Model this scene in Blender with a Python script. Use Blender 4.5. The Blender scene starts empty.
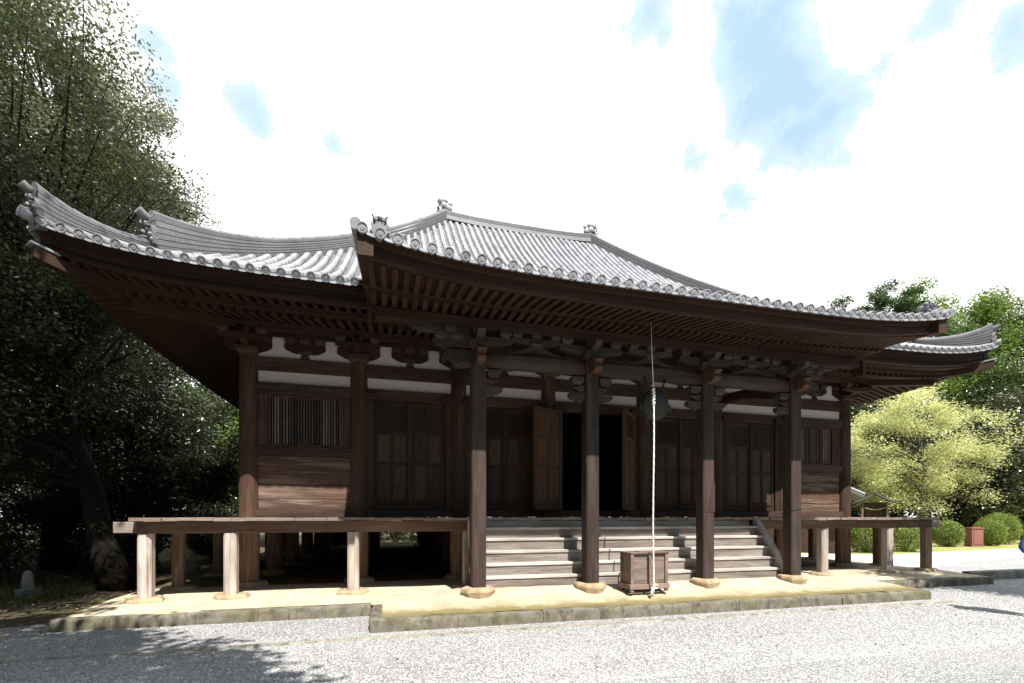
import bpy, bmesh, math, random
import numpy as np
from mathutils import Vector, Matrix

random.seed(7)
R = math.radians
C = bpy.context.scene.collection
SC = bpy.context.scene
E = 1.62                       # camera height above the gravel

# ------------------------------------------------------------------ camera
cam_d = bpy.data.cameras.new('camera')
cam_d.sensor_width = 36
cam_d.lens = 467 / 1024 * 36
cam_d.shift_y = (517 - 341.5) / 1024
cam_d.clip_end = 2000
cam = bpy.data.objects.new('camera', cam_d)
C.objects.link(cam)
cam.location = (0, 0, E)
cam.rotation_euler = (R(90), 0, R(-14.6))
SC.camera = cam

# ------------------------------------------------------------------ light
SUN_EL, SUN_AZ = R(56), R(9)
to_sun = Vector((math.sin(SUN_AZ) * math.cos(SUN_EL), -math.cos(SUN_AZ) * math.cos(SUN_EL), math.sin(SUN_EL)))
sd = bpy.data.lights.new('sun', 'SUN')
sd.energy = 5.0
sd.angle = R(0.55)
sd.color = (1.0, 0.93, 0.83)
sun = bpy.data.objects.new('sun', sd)
C.objects.link(sun)
sun.rotation_euler = to_sun.to_track_quat('Z', 'Y').to_euler()

W = bpy.data.worlds.new('World')
SC.world = W
W.use_nodes = True
SC.view_settings.view_transform = 'Standard'
SC.view_settings.look = 'None'
SC.view_settings.gamma = 1
SC.view_settings.exposure = 1.15
SC.cycles.max_bounces = 8
SC.cycles.use_denoising = True


def view_dir(px, py):
    """direction in the sky seen at a place of the photograph (to lay out the clouds)"""
    v = Vector(((px - 512) / 467, 1, (517 - py) / 467)).normalized()
    a = R(-14.6)
    return (v.x * math.cos(a) - v.y * math.sin(a), v.x * math.sin(a) + v.y * math.cos(a), v.z)


class NT:
    def __init__(s, tree):
        s.t = tree
        s.n = tree.nodes
        s.l = tree.links

    def new(s, typ, **kw):
        n = s.n.new(typ)
        for k, v in kw.items():
            if k.startswith('i_'):
                n.inputs[k[2:].replace('_', ' ')].default_value = v
            else:
                setattr(n, k, v)
        return n

    def link(s, a, b):
        s.l.new(a, b)

    def math(s, op, a, b=None, clamp=False):
        n = s.n.new('ShaderNodeMath')
        n.operation = op
        n.use_clamp = clamp
        for i, v in enumerate((a, b)):
            if v is None:
                continue
            if isinstance(v, (int, float)):
                n.inputs[i].default_value = v
            else:
                s.l.new(v, n.inputs[i])
        return n.outputs[0]

    def mix(s, f, a, b, blend='MIX'):
        n = s.n.new('ShaderNodeMix')
        n.data_type = 'RGBA'
        n.blend_type = blend
        for sock, v in ((n.inputs[0], f), (n.inputs[6], a), (n.inputs[7], b)):
            if isinstance(v, (int, float)):
                sock.default_value = v
            elif isinstance(v, tuple):
                sock.default_value = (*v[:3], 1)
            else:
                s.l.new(v, sock)
        return n.outputs[2]

    def ramp(s, f, stops):
        n = s.n.new('ShaderNodeValToRGB')
        e = n.color_ramp.elements
        while len(e) < len(stops):
            e.new(0.5)
        for el, (p, c) in zip(e, stops):
            el.position = p
            el.color = (*c[:3], 1) if isinstance(c, tuple) else (c, c, c, 1)
        s.l.new(f, n.inputs[0])
        return n.outputs[0]

    def noise(s, vec, scale, detail=4, rough=0.55, dist=0.0):
        n = s.n.new('ShaderNodeTexNoise')
        n.inputs['Scale'].default_value = scale
        n.inputs['Detail'].default_value = detail
        n.inputs['Roughness'].default_value = rough
        n.inputs['Distortion'].default_value = dist
        if vec is not None:
            s.l.new(vec, n.inputs['Vector'])
        return n.outputs[0]

    def mapping(s, vec, scale):
        n = s.n.new('ShaderNodeMapping')
        n.inputs['Scale'].default_value = scale
        s.l.new(vec, n.inputs[0])
        return n.outputs[0]


def build_world():
    t = NT(W.node_tree)
    t.n.clear()
    out = t.new('ShaderNodeOutputWorld')
    bg = t.new('ShaderNodeBackground')
    bg.inputs['Strength'].default_value = 0.1
    sky = t.new('ShaderNodeTexSky')
    sky.sky_type = 'NISHITA'
    sky.sun_disc = False
    sky.sun_elevation = SUN_EL
    sky.sun_rotation = math.atan2(to_sun.x, to_sun.y)
    sky.air_density = 1.0
    sky.dust_density = 1.2
    co = t.new('ShaderNodeTexCoord').outputs['Generated']
    # blue openings between the clouds: (px, py, angular radius)
    spots = [(765, 45, .075), (800, 75, .08), (775, 100, .07), (835, 70, .06), (870, 55, .04), (905, 24, .032), (930, 12, .03), (830, 110, .052), (800, 130, .055),
             (765, 140, .05), (745, 165, .037), (830, 150, .03), (735, 195, .030), (722, 217, .02), (740, 20, .055), (715, 12, .03), (695, 160, .028),
             (650, 10, .03), (664, 32, .02), (248, 103, .024), (259, 122, .022), (333, 142, .010), (155, 42, .020), (165, 85, .014), (1015, 25, .03), (1002, 48, .02)]
    white = [(865, 6, .046), (835, 4, .03), (905, 3, .03), (748, 157, .015), (692, 28, .014), (697, 52, .010)]
    n1 = t.noise(co, 8.0, 9, 0.66, 0.25)
    n2 = t.noise(co, 30, 7, 0.65)
    wob = t.math('ADD', t.math('MULTIPLY', t.math('SUBTRACT', n1, 0.5), 0.14), t.math('MULTIPLY', t.math('SUBTRACT', n2, 0.5), 0.04))
    best = None
    for px, py, r in spots:
        d = t.new('ShaderNodeVectorMath', operation='DISTANCE')
        t.link(co, d.inputs[0])
        d.inputs[1].default_value = view_dir(px, py)
        v = t.math('SUBTRACT', r, d.outputs['Value'])
        best = v if best is None else t.math('MAXIMUM', best, v)
    for px, py, r in white:
        d = t.new('ShaderNodeVectorMath', operation='DISTANCE')
        t.link(co, d.inputs[0])
        d.inputs[1].default_value = view_dir(px, py)
        best = t.math('MINIMUM', best, t.math('SUBTRACT', d.outputs['Value'], r))
    # beyond the photographed part of the sky: broken cloud from noise alone
    gen = t.math('SUBTRACT', t.math('MULTIPLY', t.noise(co, 2.2, 6, 0.6), 1.0), 0.38)
    up = t.new('ShaderNodeSeparateXYZ')
    t.link(co, up.inputs[0])
    back = t.math('MULTIPLY', t.math('SUBTRACT', -0.05, up.outputs['Y']), 4.0, True)
    gen = t.math('ADD', gen, t.math('MULTIPLY', t.math('SUBTRACT', back, 1.0), 0.6))
    best = t.math('MAXIMUM', best, gen)
    m = t.math('ADD', best, wob)
    blue = t.ramp(t.math('ADD', t.math('MULTIPLY', m, 10.0), 0.5, True), [(0.36, 0.0), (0.56, 0.80), (0.95, 1.0)])
    shade = t.ramp(n1, [(0.3, (7.4, 7.5, 7.7)), (0.6, (8.2, 8.2, 8.2))])
    skyb = t.mix(1.0, sky.outputs[0], (1.0, 1.0, 1.0), 'MULTIPLY')
    skyl = t.mix(0.97, skyb, (2.6, 3.65, 4.45))
    t.link(t.mix(blue, shade, skyl), bg.inputs['Color'])
    t.link(bg.outputs[0], out.inputs[0])


build_world()

# ------------------------------------------------------------------ materials


def mat(name):
    m = bpy.data.materials.new(name)
    m.use_nodes = True
    t = NT(m.node_tree)
    b = t.n['Principled BSDF']
    return m, t, b


def wood(name, c_dark, c_light, axis='z', rough=0.75, grain=1.0, stain=0.5, moss=None, grey=None, warmth=0.55):
    """weathered timber; grain runs along the given axis"""
    m, t, b = mat(name)
    tc = t.new('ShaderNodeTexCoord')
    co = tc.outputs['Object']
    oi = t.new('ShaderNodeObjectInfo')
    off = t.new('ShaderNodeVectorMath', operation='SCALE')
    off.inputs[0].default_value = (13.1, 7.7, 5.3)
    t.link(oi.outputs['Random'], off.inputs['Scale'])
    add = t.new('ShaderNodeVectorMath', operation='ADD')
    t.link(co, add.inputs[0])
    t.link(off.outputs[0], add.inputs[1])
    v = add.outputs[0]
    s = {'z': (34, 34, 1.6), 'x': (1.6, 34, 34), 'y': (34, 1.6, 34)}[axis]
    g = t.noise(t.mapping(v, s), 1.0, 5, 0.6, 0.4)
    s2 = {'z': (4, 4, 0.7), 'x': (0.7, 4, 4), 'y': (4, 0.7, 4)}[axis]
    big = t.noise(t.mapping(v, s2), 1.0, 4, 0.6)
    f = t.math('ADD', t.math('MULTIPLY', g, grain * 0.75), t.math('MULTIPLY', big, stain * 0.9))
    f = t.math('SUBTRACT', f, (grain * 0.75 + stain * 0.9) / 2 - 0.5)
    lum = sum(c_light) / 3
    col = t.ramp(f, [(0.22, tuple(x * .8 for x in c_dark)), (0.5, tuple((a + b) / 2 for a, b in zip(c_dark, c_light))), (0.80, tuple(x * 1.25 for x in c_light))])
    warm = t.noise(t.mapping(v, tuple(x * .8 for x in s2)), 1.0, 5, 0.65)
    col = t.mix(t.ramp(warm, [(0.50, 0.0), (0.72, warmth)]), col, (lum * 1.75, lum * .86, lum * .40))
    crack = t.noise(t.mapping(v, tuple(x * 1.6 if x > 10 else x * .45 for x in s)), 1.0, 3, 0.55, 0.3)
    col = t.mix(t.ramp(crack, [(0.29, 0.8), (0.37, 0.0)]), col, tuple(x * .35 for x in c_dark))
    br = t.math('ADD', t.math('MULTIPLY', oi.outputs['Random'], 0.5), 0.75)
    hs = t.new('ShaderNodeHueSaturation')
    t.link(br, hs.inputs['Value'])
    t.link(col, hs.inputs['Color'])
    col = hs.outputs[0]
    if grey:
        # bleached patches of old timber
        sm = {'z': (9, 9, 0.9), 'x': (0.9, 9, 9), 'y': (9, 0.9, 9)}[axis]
        gm = t.noise(t.mapping(v, sm), 1.0, 6, 0.65, 0.6)
        col = t.mix(t.ramp(gm, [(0.48, 0.0), (0.72, 0.75)]), col, grey)
    t.link(col, b.inputs['Base Color'])
    b.inputs['Roughness'].default_value = rough
    b.inputs['Specular IOR Level'].default_value = 0.3
    bp = t.new('ShaderNodeBump')
    bp.inputs['Strength'].default_value = 0.55
    bp.inputs['Distance'].default_value = 0.012
    t.link(g, bp.inputs['Height'])
    t.link(bp.outputs[0], b.inputs['Normal'])
    return m


def stone(name, c1, c2, scale=6, rough=0.85, moss=0.0, bump=0.02):
    m, t, b = mat(name)
    co = t.new('ShaderNodeTexCoord').outputs['Object']
    n = t.noise(co, scale, 8, 0.65)
    f = t.noise(co, scale * 14, 3, 0.6)
    col = t.mix(t.ramp(n, [(0.35, 0.0), (0.68, 1.0)]), c1, c2)
    col = t.mix(t.ramp(f, [(0.35, 0.35), (0.65, 0.0)]), col, tuple(x * 0.45 for x in c1))
    if moss:
        st = t.noise(t.mapping(co, (6, 6, 2.5)), 1.0, 7, 0.75)
        col = t.mix(t.ramp(st, [(0.50, 0.0), (0.62, 0.7)]), col, tuple(x * 0.3 for x in c1))
        mm = t.noise(co, scale * 0.7, 6, 0.7)
        col = t.mix(t.ramp(mm, [(0.52 - moss * 0.2, 0.0), (0.75, 0.85)]), col, (0.10, 0.10, 0.035))
    t.link(col, b.inputs['Base Color'])
    b.inputs['Roughness'].default_value = rough
    b.inputs['Specular IOR Level'].default_value = 0.25
    bp = t.new('ShaderNodeBump')
    bp.inputs['Strength'].default_value = 0.7
    bp.inputs['Distance'].default_value = bump
    t.link(t.math('ADD', n, t.math('MULTIPLY', f, 0.3)), bp.inputs['Height'])
    t.link(bp.outputs[0], b.inputs['Normal'])
    return m


def leaf_mat(name, cols, trans=0.35, rough=0.45, spec=0.4, tint=(1.3, 1.35, 0.7)):
    m, t, b = mat(name)
    g = t.new('ShaderNodeNewGeometry')
    rnd = g.outputs['Random Per Island']
    n = len(cols)
    col = t.ramp(rnd, [(i / max(1, n - 1), c) for i, c in enumerate(cols)])
    co = t.new('ShaderNodeTexCoord').outputs['Object']
    big = t.noise(co, 0.5, 3, 0.6)
    hs = t.new('ShaderNodeHueSaturation')
    t.link(t.math('ADD', t.math('MULTIPLY', big, 0.8), 0.6), hs.inputs['Value'])
    t.link(col, hs.inputs['Color'])
    b.inputs['Roughness'].default_value = rough
    b.inputs['Specular IOR Level'].default_value = spec
    t.link(hs.outputs[0], b.inputs['Base Color'])
    tr = t.new('ShaderNodeBsdfTranslucent')
    t.link(t.mix(1.0, hs.outputs[0], tint, 'MULTIPLY'), tr.inputs['Color'])
    ms = t.new('ShaderNodeMixShader')
    ms.inputs[0].default_value = trans
    t.link(b.outputs[0], ms.inputs[1])
    t.link(tr.outputs[0], ms.inputs[2])
    t.link(ms.outputs[0], t.n['Material Output'].inputs[0])
    return m


def tile_mat(name, base=(0.25, 0.257, 0.285)):
    m, t, b = mat(name)
    co = t.new('ShaderNodeTexCoord').outputs['Object']
    g = t.new('ShaderNodeNewGeometry')
    big = t.noise(co, 1.3, 6, 0.6)
    fine = t.noise(co, 26, 4, 0.6)
    vor = t.noise(co, 7, 5, 0.7, 0.5)
    c = t.mix(t.ramp(big, [(0.3, 0.0), (0.7, 1.0)]), tuple(x * 0.8 for x in base), tuple(min(1, x * 1.22) for x in base))
    c = t.mix(t.ramp(vor, [(0.50, 0.0), (0.70, 0.6)]), c, (0.08, 0.08, 0.08))
    c = t.mix(t.ramp(fine, [(0.55, 0.0), (0.75, 0.5)]), c, (0.30, 0.30, 0.29))
    hs = t.new('ShaderNodeHueSaturation')
    t.link(t.math('ADD', t.math('MULTIPLY', g.outputs['Random Per Island'], 0.35), 0.82), hs.inputs['Value'])
    t.link(c, hs.inputs['Color'])
    t.link(hs.outputs[0], b.inputs['Base Color'])
    b.inputs['Roughness'].default_value = 0.5
    b.inputs['Specular IOR Level'].default_value = 0.5
    bp = t.new('ShaderNodeBump')
    bp.inputs['Strength'].default_value = 0.35
    bp.inputs['Distance'].default_value = 0.006
    t.link(fine, bp.inputs['Height'])
    t.link(bp.outputs[0], b.inputs['Normal'])
    return m


def plain(name, c, rough=0.6, metal=0.0, var=0.25, scale=9):
    m, t, b = mat(name)
    co = t.new('ShaderNodeTexCoord').outputs['Object']
    n = t.noise(co, scale, 5, 0.6)
    col = t.mix(n, tuple(x * (1 - var) for x in c), tuple(min(1, x * (1 + var)) for x in c))
    t.link(col, b.inputs['Base Color'])
    b.inputs['Roughness'].default_value = rough
    b.inputs['Metallic'].default_value = metal
    return m


def bar_mat():
    m, t, b = mat('window_bar_timber')
    g = t.new('ShaderNodeNewGeometry')
    co = t.new('ShaderNodeTexCoord').outputs['Object']
    n = t.noise(t.mapping(co, (20, 20, 3)), 1.0, 4, 0.6)
    f = t.math('ADD', t.math('MULTIPLY', g.outputs['Random Per Island'], 0.85), t.math('MULTIPLY', t.math('SUBTRACT', n, 0.5), 0.5))
    t.link(t.ramp(f, [(0.0, (.035, .028, .024)), (0.55, (.09, .075, .065)), (0.8, (.15, .135, .12)), (1.0, (.30, .28, .26))]), b.inputs['Base Color'])
    b.inputs['Roughness'].default_value = 0.8
    return m


M = {}
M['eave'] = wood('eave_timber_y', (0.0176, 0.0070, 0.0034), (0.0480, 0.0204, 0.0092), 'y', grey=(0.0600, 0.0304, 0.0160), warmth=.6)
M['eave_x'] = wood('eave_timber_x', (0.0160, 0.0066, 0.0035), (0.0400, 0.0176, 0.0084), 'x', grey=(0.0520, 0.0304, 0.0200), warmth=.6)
M['wall_x'] = wood('wall_timber_x', (0.024, 0.012, 0.009), (0.065, 0.036, 0.025), 'x', grey=(0.086, 0.062, 0.053))
M['plank'] = wood('wall_plank_timber', (0.036, 0.019, 0.013), (0.11, 0.064, 0.045), 'x', grey=(0.27, 0.205, 0.175), warmth=.5)
M['wall_z'] = wood('wall_timber_z', (0.026, 0.0125, 0.0078), (0.070, 0.036, 0.023), 'z', grey=(0.105, 0.074, 0.060), warmth=.6)
M['porch_z'] = wood('porch_column_timber', (0.020, 0.012, 0.010), (0.049, 0.032, 0.027), 'z', grey=(0.069, 0.052, 0.048))
M['grey_x'] = wood('grey_timber_x', (0.023, 0.018, 0.014), (0.050, 0.041, 0.035), 'x', grey=(0.078, 0.069, 0.061))
M['step_x'] = wood('bleached_step_timber', (0.25, 0.225, 0.21), (0.44, 0.41, 0.385), 'x', stain=1.0, warmth=.08, grey=(.52, .495, .475))
M['beam_brown'] = wood('veranda_beam_timber', (0.055, 0.032, 0.021), (0.15, 0.092, 0.062), 'x', grey=(0.20, 0.15, 0.125), warmth=.5)
M['deck'] = wood('deck_timber', (0.112, 0.084, 0.073), (0.238, 0.196, 0.175), 'x', grey=(0.294, 0.266, 0.245))
M['post'] = wood('bleached_post_timber', (0.208, 0.160, 0.136), (0.496, 0.456, 0.424), 'z', stain=0.9, warmth=.15)
M['post_brown'] = wood('bounce_lit_post_timber', (0.108, 0.058, 0.034), (0.243, 0.156, 0.108), 'z', grey=(0.310, 0.263, 0.230))
M['door_z'] = wood('door_frame_timber', (0.020, 0.011, 0.007), (0.048, 0.028, 0.019), 'z')
M['door_p'] = wood('door_panel_timber', (0.031, 0.021, 0.015), (0.072, 0.050, 0.035), 'z', stain=0.9)
M['door_warm'] = wood('warm_door_timber', (0.050, 0.027, 0.015), (0.095, 0.056, 0.035), 'z')
M['bar'] = bar_mat()
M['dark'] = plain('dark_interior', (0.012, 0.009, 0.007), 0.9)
M['riser'] = wood('step_riser_timber', (0.085, 0.072, 0.065), (0.20, 0.175, 0.16), 'x', stain=1.1, warmth=.15, grey=(.30, .275, .255))
M['box_wood'] = wood('offering_box_timber', (0.10, 0.070, 0.058), (0.21, 0.155, 0.135), 'x', stain=.8, warmth=.25, grey=(0.28, 0.235, 0.215))
M['plaster'] = plain('plaster', (0.52, 0.48, 0.455), 0.9, 0, 0.10, 3)
M['tile'] = tile_mat('roof_tile')
M['pan'] = tile_mat('shaded_pan_tile', (0.12, 0.122, 0.13))  # same tile darkened: the shade between cover rows is put into the colour
M['tile_dark'] = tile_mat('ridge_tile', (0.12, 0.12, 0.13))
M['base_stone'] = stone('base_stone', (0.26, 0.20, 0.13), (0.46, 0.37, 0.25), 5, 0.85, 0, 0.02)
M['kerb'] = stone('kerb_stone', (0.105, 0.092, 0.078), (0.24, 0.22, 0.19), 5, 0.9, 0.5, 0.02)
M['kerb_grey'] = stone('grey_kerb_stone', (0.22, 0.21, 0.19), (0.36, 0.34, 0.31), 4, 0.9, 0.3, 0.02)
M['tomb'] = stone('marker_stone', (0.30, 0.29, 0.26), (0.48, 0.46, 0.42), 6, 0.9, 0.3, 0.02)
M['bark'] = wood('bark', (0.008, 0.006, 0.0045), (0.026, 0.020, 0.015), 'z', 0.95, warmth=.1)
M['bark_grey'] = wood('grey_bark', (0.048, 0.040, 0.034), (0.136, 0.120, 0.104), 'z', 0.95)
M['bronze'] = plain('verdigris_bronze', (0.017, 0.020, 0.016), 0.7, 0.0, 0.4, 14)
M['iron'] = plain('dark_iron', (0.04, 0.036, 0.034), 0.5, 0.7)
M['rope'] = plain('white_rope', (0.78, 0.76, 0.72), 0.9, 0, 0.12, 60)
M['cap'] = plain('grey_metal_cap', (0.30, 0.31, 0.33), 0.5, 0.4)
M['redbox'] = plain('red_brown_paint', (0.21, 0.085, 0.07), 0.6, 0, 0.2, 5)
M['leaf_dark'] = leaf_mat('dark_evergreen_leaf', [(0.030, 0.041, 0.022), (0.046, 0.060, 0.031), (0.068, 0.084, 0.042), (0.038, 0.053, 0.030), (0.105, 0.115, 0.058)], 0.25, 0.30, 1.0)
M['leaf_mid'] = leaf_mat('mid_leaf', [(0.125, 0.138, 0.098), (0.18, 0.192, 0.14), (0.24, 0.245, 0.18), (0.145, 0.157, 0.115), (.27, .255, .18)], 0.35, 0.3, 1.0, (1.12, 1.12, .9))
M['leaf_green'] = leaf_mat('green_leaf', [(0.075, 0.13, 0.035), (0.12, 0.19, 0.05), (0.18, 0.25, 0.065), (0.09, 0.145, 0.045)], 0.35, .5, .3)
M['leaf_yellow'] = leaf_mat('yellow_green_leaf', [(0.42, 0.47, 0.22), (0.56, 0.59, 0.31), (0.64, 0.64, 0.39), (0.44, 0.51, 0.23), (0.62, 0.56, 0.37), (.34, .40, .16)], 0.45, .45, .5, tint=(1.08, 1.1, .88))
M['leaf_bush'] = leaf_mat('clipped_bush_leaf', [(0.10, 0.15, 0.03), (0.16, 0.22, 0.045), (0.22, 0.27, 0.06), (0.12, 0.17, 0.04)], 0.3, .5, .3)
M['leaf_pine'] = leaf_mat('pine_needle', [(0.030, 0.062, 0.022), (0.050, 0.085, 0.030), (0.065, 0.10, 0.034)], 0.25)
M['litter'] = leaf_mat('dry_leaf', [(0.16, 0.11, 0.06), (0.26, 0.20, 0.11), (0.34, 0.28, 0.17), (0.12, 0.08, 0.05)], 0.1)
M['grass'] = leaf_mat('grass_blade', [(0.07, 0.10, 0.02), (0.12, 0.14, 0.035), (0.18, 0.17, 0.05)], 0.3)


def ground_mats():
    # gravel
    m, t, b = mat('gravel')
    co = t.new('ShaderNodeTexCoord').outputs['Object']
    wob = t.new('ShaderNodeVectorMath', operation='ADD')
    t.link(co, wob.inputs[0])
    v = t.new('ShaderNodeTexVoronoi')
    v.inputs['Scale'].default_value = 58
    t.link(co, v.inputs['Vector'])
    v2 = t.new('ShaderNodeTexVoronoi')
    v2.inputs['Scale'].default_value = 110
    t.link(co, v2.inputs['Vector'])
    sep = t.new('ShaderNodeSeparateColor')
    t.link(v.outputs['Color'], sep.inputs[0])
    col = t.ramp(sep.outputs[0], [(0.0, (0.16, 0.165, 0.18)), (0.35, (0.30, 0.31, 0.33)), (0.7, (0.42, 0.43, 0.45)), (1.0, (0.58, 0.58, 0.57))])
    gap = t.ramp(v.outputs['Distance'], [(0.25, 0.0), (0.75, 0.8)])
    col = t.mix(gap, col, (0.11, 0.11, 0.115))
    big = t.noise(co, 0.7, 6, 0.65)
    col = t.mix(t.ramp(big, [(0.5, 0.0), (0.8, 0.25)]), col, (0.36, 0.34, 0.30))
    wide = t.noise(t.mapping(co, (.35, 1.1, 1)), 1.0, 5, 0.6, 0.6)
    hsv = t.new('ShaderNodeHueSaturation')
    t.link(t.math('ADD', t.math('MULTIPLY', wide, 0.7), 0.68), hsv.inputs['Value'])
    t.link(col, hsv.inputs['Color'])
    col = hsv.outputs[0]
    t.link(col, b.inputs['Base Color'])
    b.inputs['Roughness'].default_value = 0.8
    bp = t.new('ShaderNodeBump')
    bp.inputs['Strength'].default_value = 0.9
    bp.inputs['Distance'].default_value = 0.012
    h = t.math('ADD', t.math('MULTIPLY', v.outputs['Distance'], -1.0), t.math('MULTIPLY', v2.outputs['Distance'], -0.35))
    t.link(h, bp.inputs['Height'])
    t.link(bp.outputs[0], b.inputs['Normal'])
    M['gravel'] = m
    # packed sand of the temple platform, mossy along its front kerb
    m, t, b = mat('packed_sand')
    co = t.new('ShaderNodeTexCoord').outputs['Object']
    n = t.noise(co, 2.2, 7, 0.65)
    f = t.noise(co, 60, 4, 0.7)
    col = t.mix(t.ramp(n, [(0.35, 0.0), (0.65, 1.0)]), (0.38, 0.325, 0.24), (0.52, 0.47, 0.375))
    col = t.mix(t.ramp(f, [(0.4, 0.4), (0.6, 0.0)]), col, (0.30, 0.235, 0.15))
    s = t.new('ShaderNodeSeparateXYZ')
    t.link(co, s.inputs[0])
    edge = t.math('ADD', s.outputs['Y'], t.math('MULTIPLY', t.math('SUBTRACT', t.noise(co, 3.0, 6, 0.7), 0.5), 0.55))
    mo = t.ramp(t.math('MULTIPLY', t.math('SUBTRACT', edge, 6.95), 0.95, True), [(0.0, 0.95), (0.20, 0.8), (0.38, 0.25), (0.8, 0.0)])
    col = t.mix(mo, col, (0.125, 0.105, 0.035))
    t.link(col, b.inputs['Base Color'])
    b.inputs['Roughness'].default_value = 0.95
    b.inputs['Specular IOR Level'].default_value = 0.15
    bp = t.new('ShaderNodeBump')
    bp.inputs['Strength'].default_value = 0.5
    bp.inputs['Distance'].default_value = 0.015
    t.link(t.math('ADD', n, t.math('MULTIPLY', f, 0.25)), bp.inputs['Height'])
    t.link(bp.outputs[0], b.inputs['Normal'])
    M['sand'] = m
    # forest soil / rough ground
    m, t, b = mat('forest_soil')
    co = t.new('ShaderNodeTexCoord').outputs['Object']
    n = t.noise(co, 0.8, 8, 0.7)
    f = t.noise(co, 30, 5, 0.7)
    col = t.mix(t.ramp(n, [(0.42, 0.0), (0.6, 1.0)]), (0.075, 0.052, 0.032), (0.060, 0.068, 0.022))
    col = t.mix(t.ramp(f, [(0.48, 0.0), (0.7, 0.6)]), col, (0.17, 0.13, 0.085))
    t.link(col, b.inputs['Base Color'])
    b.inputs['Roughness'].default_value = 0.95
    bp = t.new('ShaderNodeBump')
    bp.inputs['Distance'].default_value = 0.03
    t.link(f, bp.inputs['Height'])
    t.link(bp.outputs[0], b.inputs['Normal'])
    M['soil'] = m
    # lawn on the right
    m, t, b = mat('lawn')
    co = t.new('ShaderNodeTexCoord').outputs['Object']
    n = t.noise(co, 0.5, 8, 0.7)
    f = t.noise(co, 14, 5, 0.7)
    col = t.mix(t.ramp(n, [(0.4, 0.0), (0.62, 1.0)]), (0.22, 0.25, 0.06), (0.36, 0.33, 0.13))
    col = t.mix(t.ramp(f, [(0.4, 0.5), (0.62, 0.0)]), col, (0.06, 0.075, 0.02))
    t.link(col, b.inputs['Base Color'])
    b.inputs['Roughness'].default_value = 0.95
    M['lawn'] = m
    m, t, b = mat('pale_path_sand')
    co = t.new('ShaderNodeTexCoord').outputs['Object']
    n = t.noise(co, 3, 8, 0.7)
    t.link(t.mix(n, (0.46, 0.43, 0.37), (0.62, 0.59, 0.53)), b.inputs['Base Color'])
    b.inputs['Roughness'].default_value = 0.95
    M['path'] = m


ground_mats()

# ------------------------------------------------------------------ mesh helpers


class MB:
    def __init__(s):
        s.v = []
        s.f = []

    def add(s, verts, faces):
        o = len(s.v)
        s.v += [tuple(p) for p in verts]
        s.f += [tuple(i + o for i in f) for f in faces]
        return s

    def box(s, x0, x1, y0, y1, z0, z1):
        return s.hexa([(x0, y0, z0), (x1, y0, z0), (x1, y1, z0), (x0, y1, z0), (x0, y0, z1), (x1, y0, z1), (x1, y1, z1), (x0, y1, z1)])

    def hexa(s, p):
        return s.add(p, [(0, 3, 2, 1), (4, 5, 6, 7), (0, 1, 5, 4), (1, 2, 6, 5), (2, 3, 7, 6), (3, 0, 4, 7)])

    def prism(s, poly, a, b, plane='xz'):
        """poly in a plane, extruded along the third axis from a to b"""
        n = len(poly)
        def P(q, w):
            return {'xz': (q[0], w, q[1]), 'yz': (w, q[0], q[1]), 'xy': (q[0], q[1], w)}[plane]
        vs = [P(q, a) for q in poly] + [P(q, b) for q in poly]
        fs = [tuple(range(n)), tuple(range(2 * n - 1, n - 1, -1))]
        fs += [(i, i + n, (i + 1) % n + n, (i + 1) % n) for i in range(n)]
        return s.add(vs, fs)

    def tube(s, pts, radii, n=8, caps=True):
        pts = [Vector(p) for p in pts]
        rings = []
        for i, p in enumerate(pts):
            d = (pts[min(i + 1, len(pts) - 1)] - pts[max(i - 1, 0)]).normalized()
            ref = Vector((0, 0, 1)) if abs(d.z) < 0.9 else Vector((0, 1, 0))
            a = d.cross(ref).normalized()
            b = d.cross(a)
            rings.append([p + (a * math.cos(2 * math.pi * k / n) + b * math.sin(2 * math.pi * k / n)) * radii[i] for k in range(n)])
        return s.loft(rings, True, caps)

    def loft(s, rings, closed=True, caps=True):
        n = len(rings[0])
        vs = [p for r in rings for p in r]
        fs = []
        for i in range(len(rings) - 1):
            for k in range(n if closed else n - 1):
                a, b = i * n + k, i * n + (k + 1) % n
                fs.append((a, b, b + n, a + n))
        if caps and closed:
            fs.append(tuple(range(n))[::-1])
            fs.append(tuple(range((len(rings) - 1) * n, len(rings) * n)))
        return s.add(vs, fs)

    def ball(s, c, r, nu=10, nv=6):
        rx, ry, rz = r if isinstance(r, tuple) else (r, r, r)
        rings = []
        for j in range(nv + 1):
            a = -math.pi / 2 + math.pi * j / nv
            ca = max(math.cos(a), 0.02)
            rings.append([(c[0] + rx * ca * math.cos(2 * math.pi * k / nu), c[1] + ry * ca * math.sin(2 * math.pi * k / nu), c[2] + rz * math.sin(a)) for k in range(nu)])
        return s.loft(rings)

    def build(s, name, m, parent=None, smooth=False, bevel=0.0, loc=None, label=None, angle=None):
        me = bpy.data.meshes.new(name)
        v = s.v
        if loc is not None:
            v = [(p[0] - loc[0], p[1] - loc[1], p[2] - loc[2]) for p in v]
        me.from_pydata(v, [], s.f)
        bm = bmesh.new()
        bm.from_mesh(me)
        bmesh.ops.recalc_face_normals(bm, faces=bm.faces)
        bm.to_mesh(me)
        bm.free()
        if smooth:
            me.polygons.foreach_set('use_smooth', [True] * len(me.polygons))
            if angle:
                me.set_sharp_from_angle(angle=R(angle))
        me.materials.append(m)
        o = bpy.data.objects.new(name, me)
        C.objects.link(o)
        if parent:
            o.parent = parent
        if loc is not None:
            o.location = loc
        if bevel:
            md = o.modifiers.new('bevel', 'BEVEL')
            md.width = bevel
            md.segments = 2
            md.limit_method = 'ANGLE'
        if label:
            o['label'] = label
        return o


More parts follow.
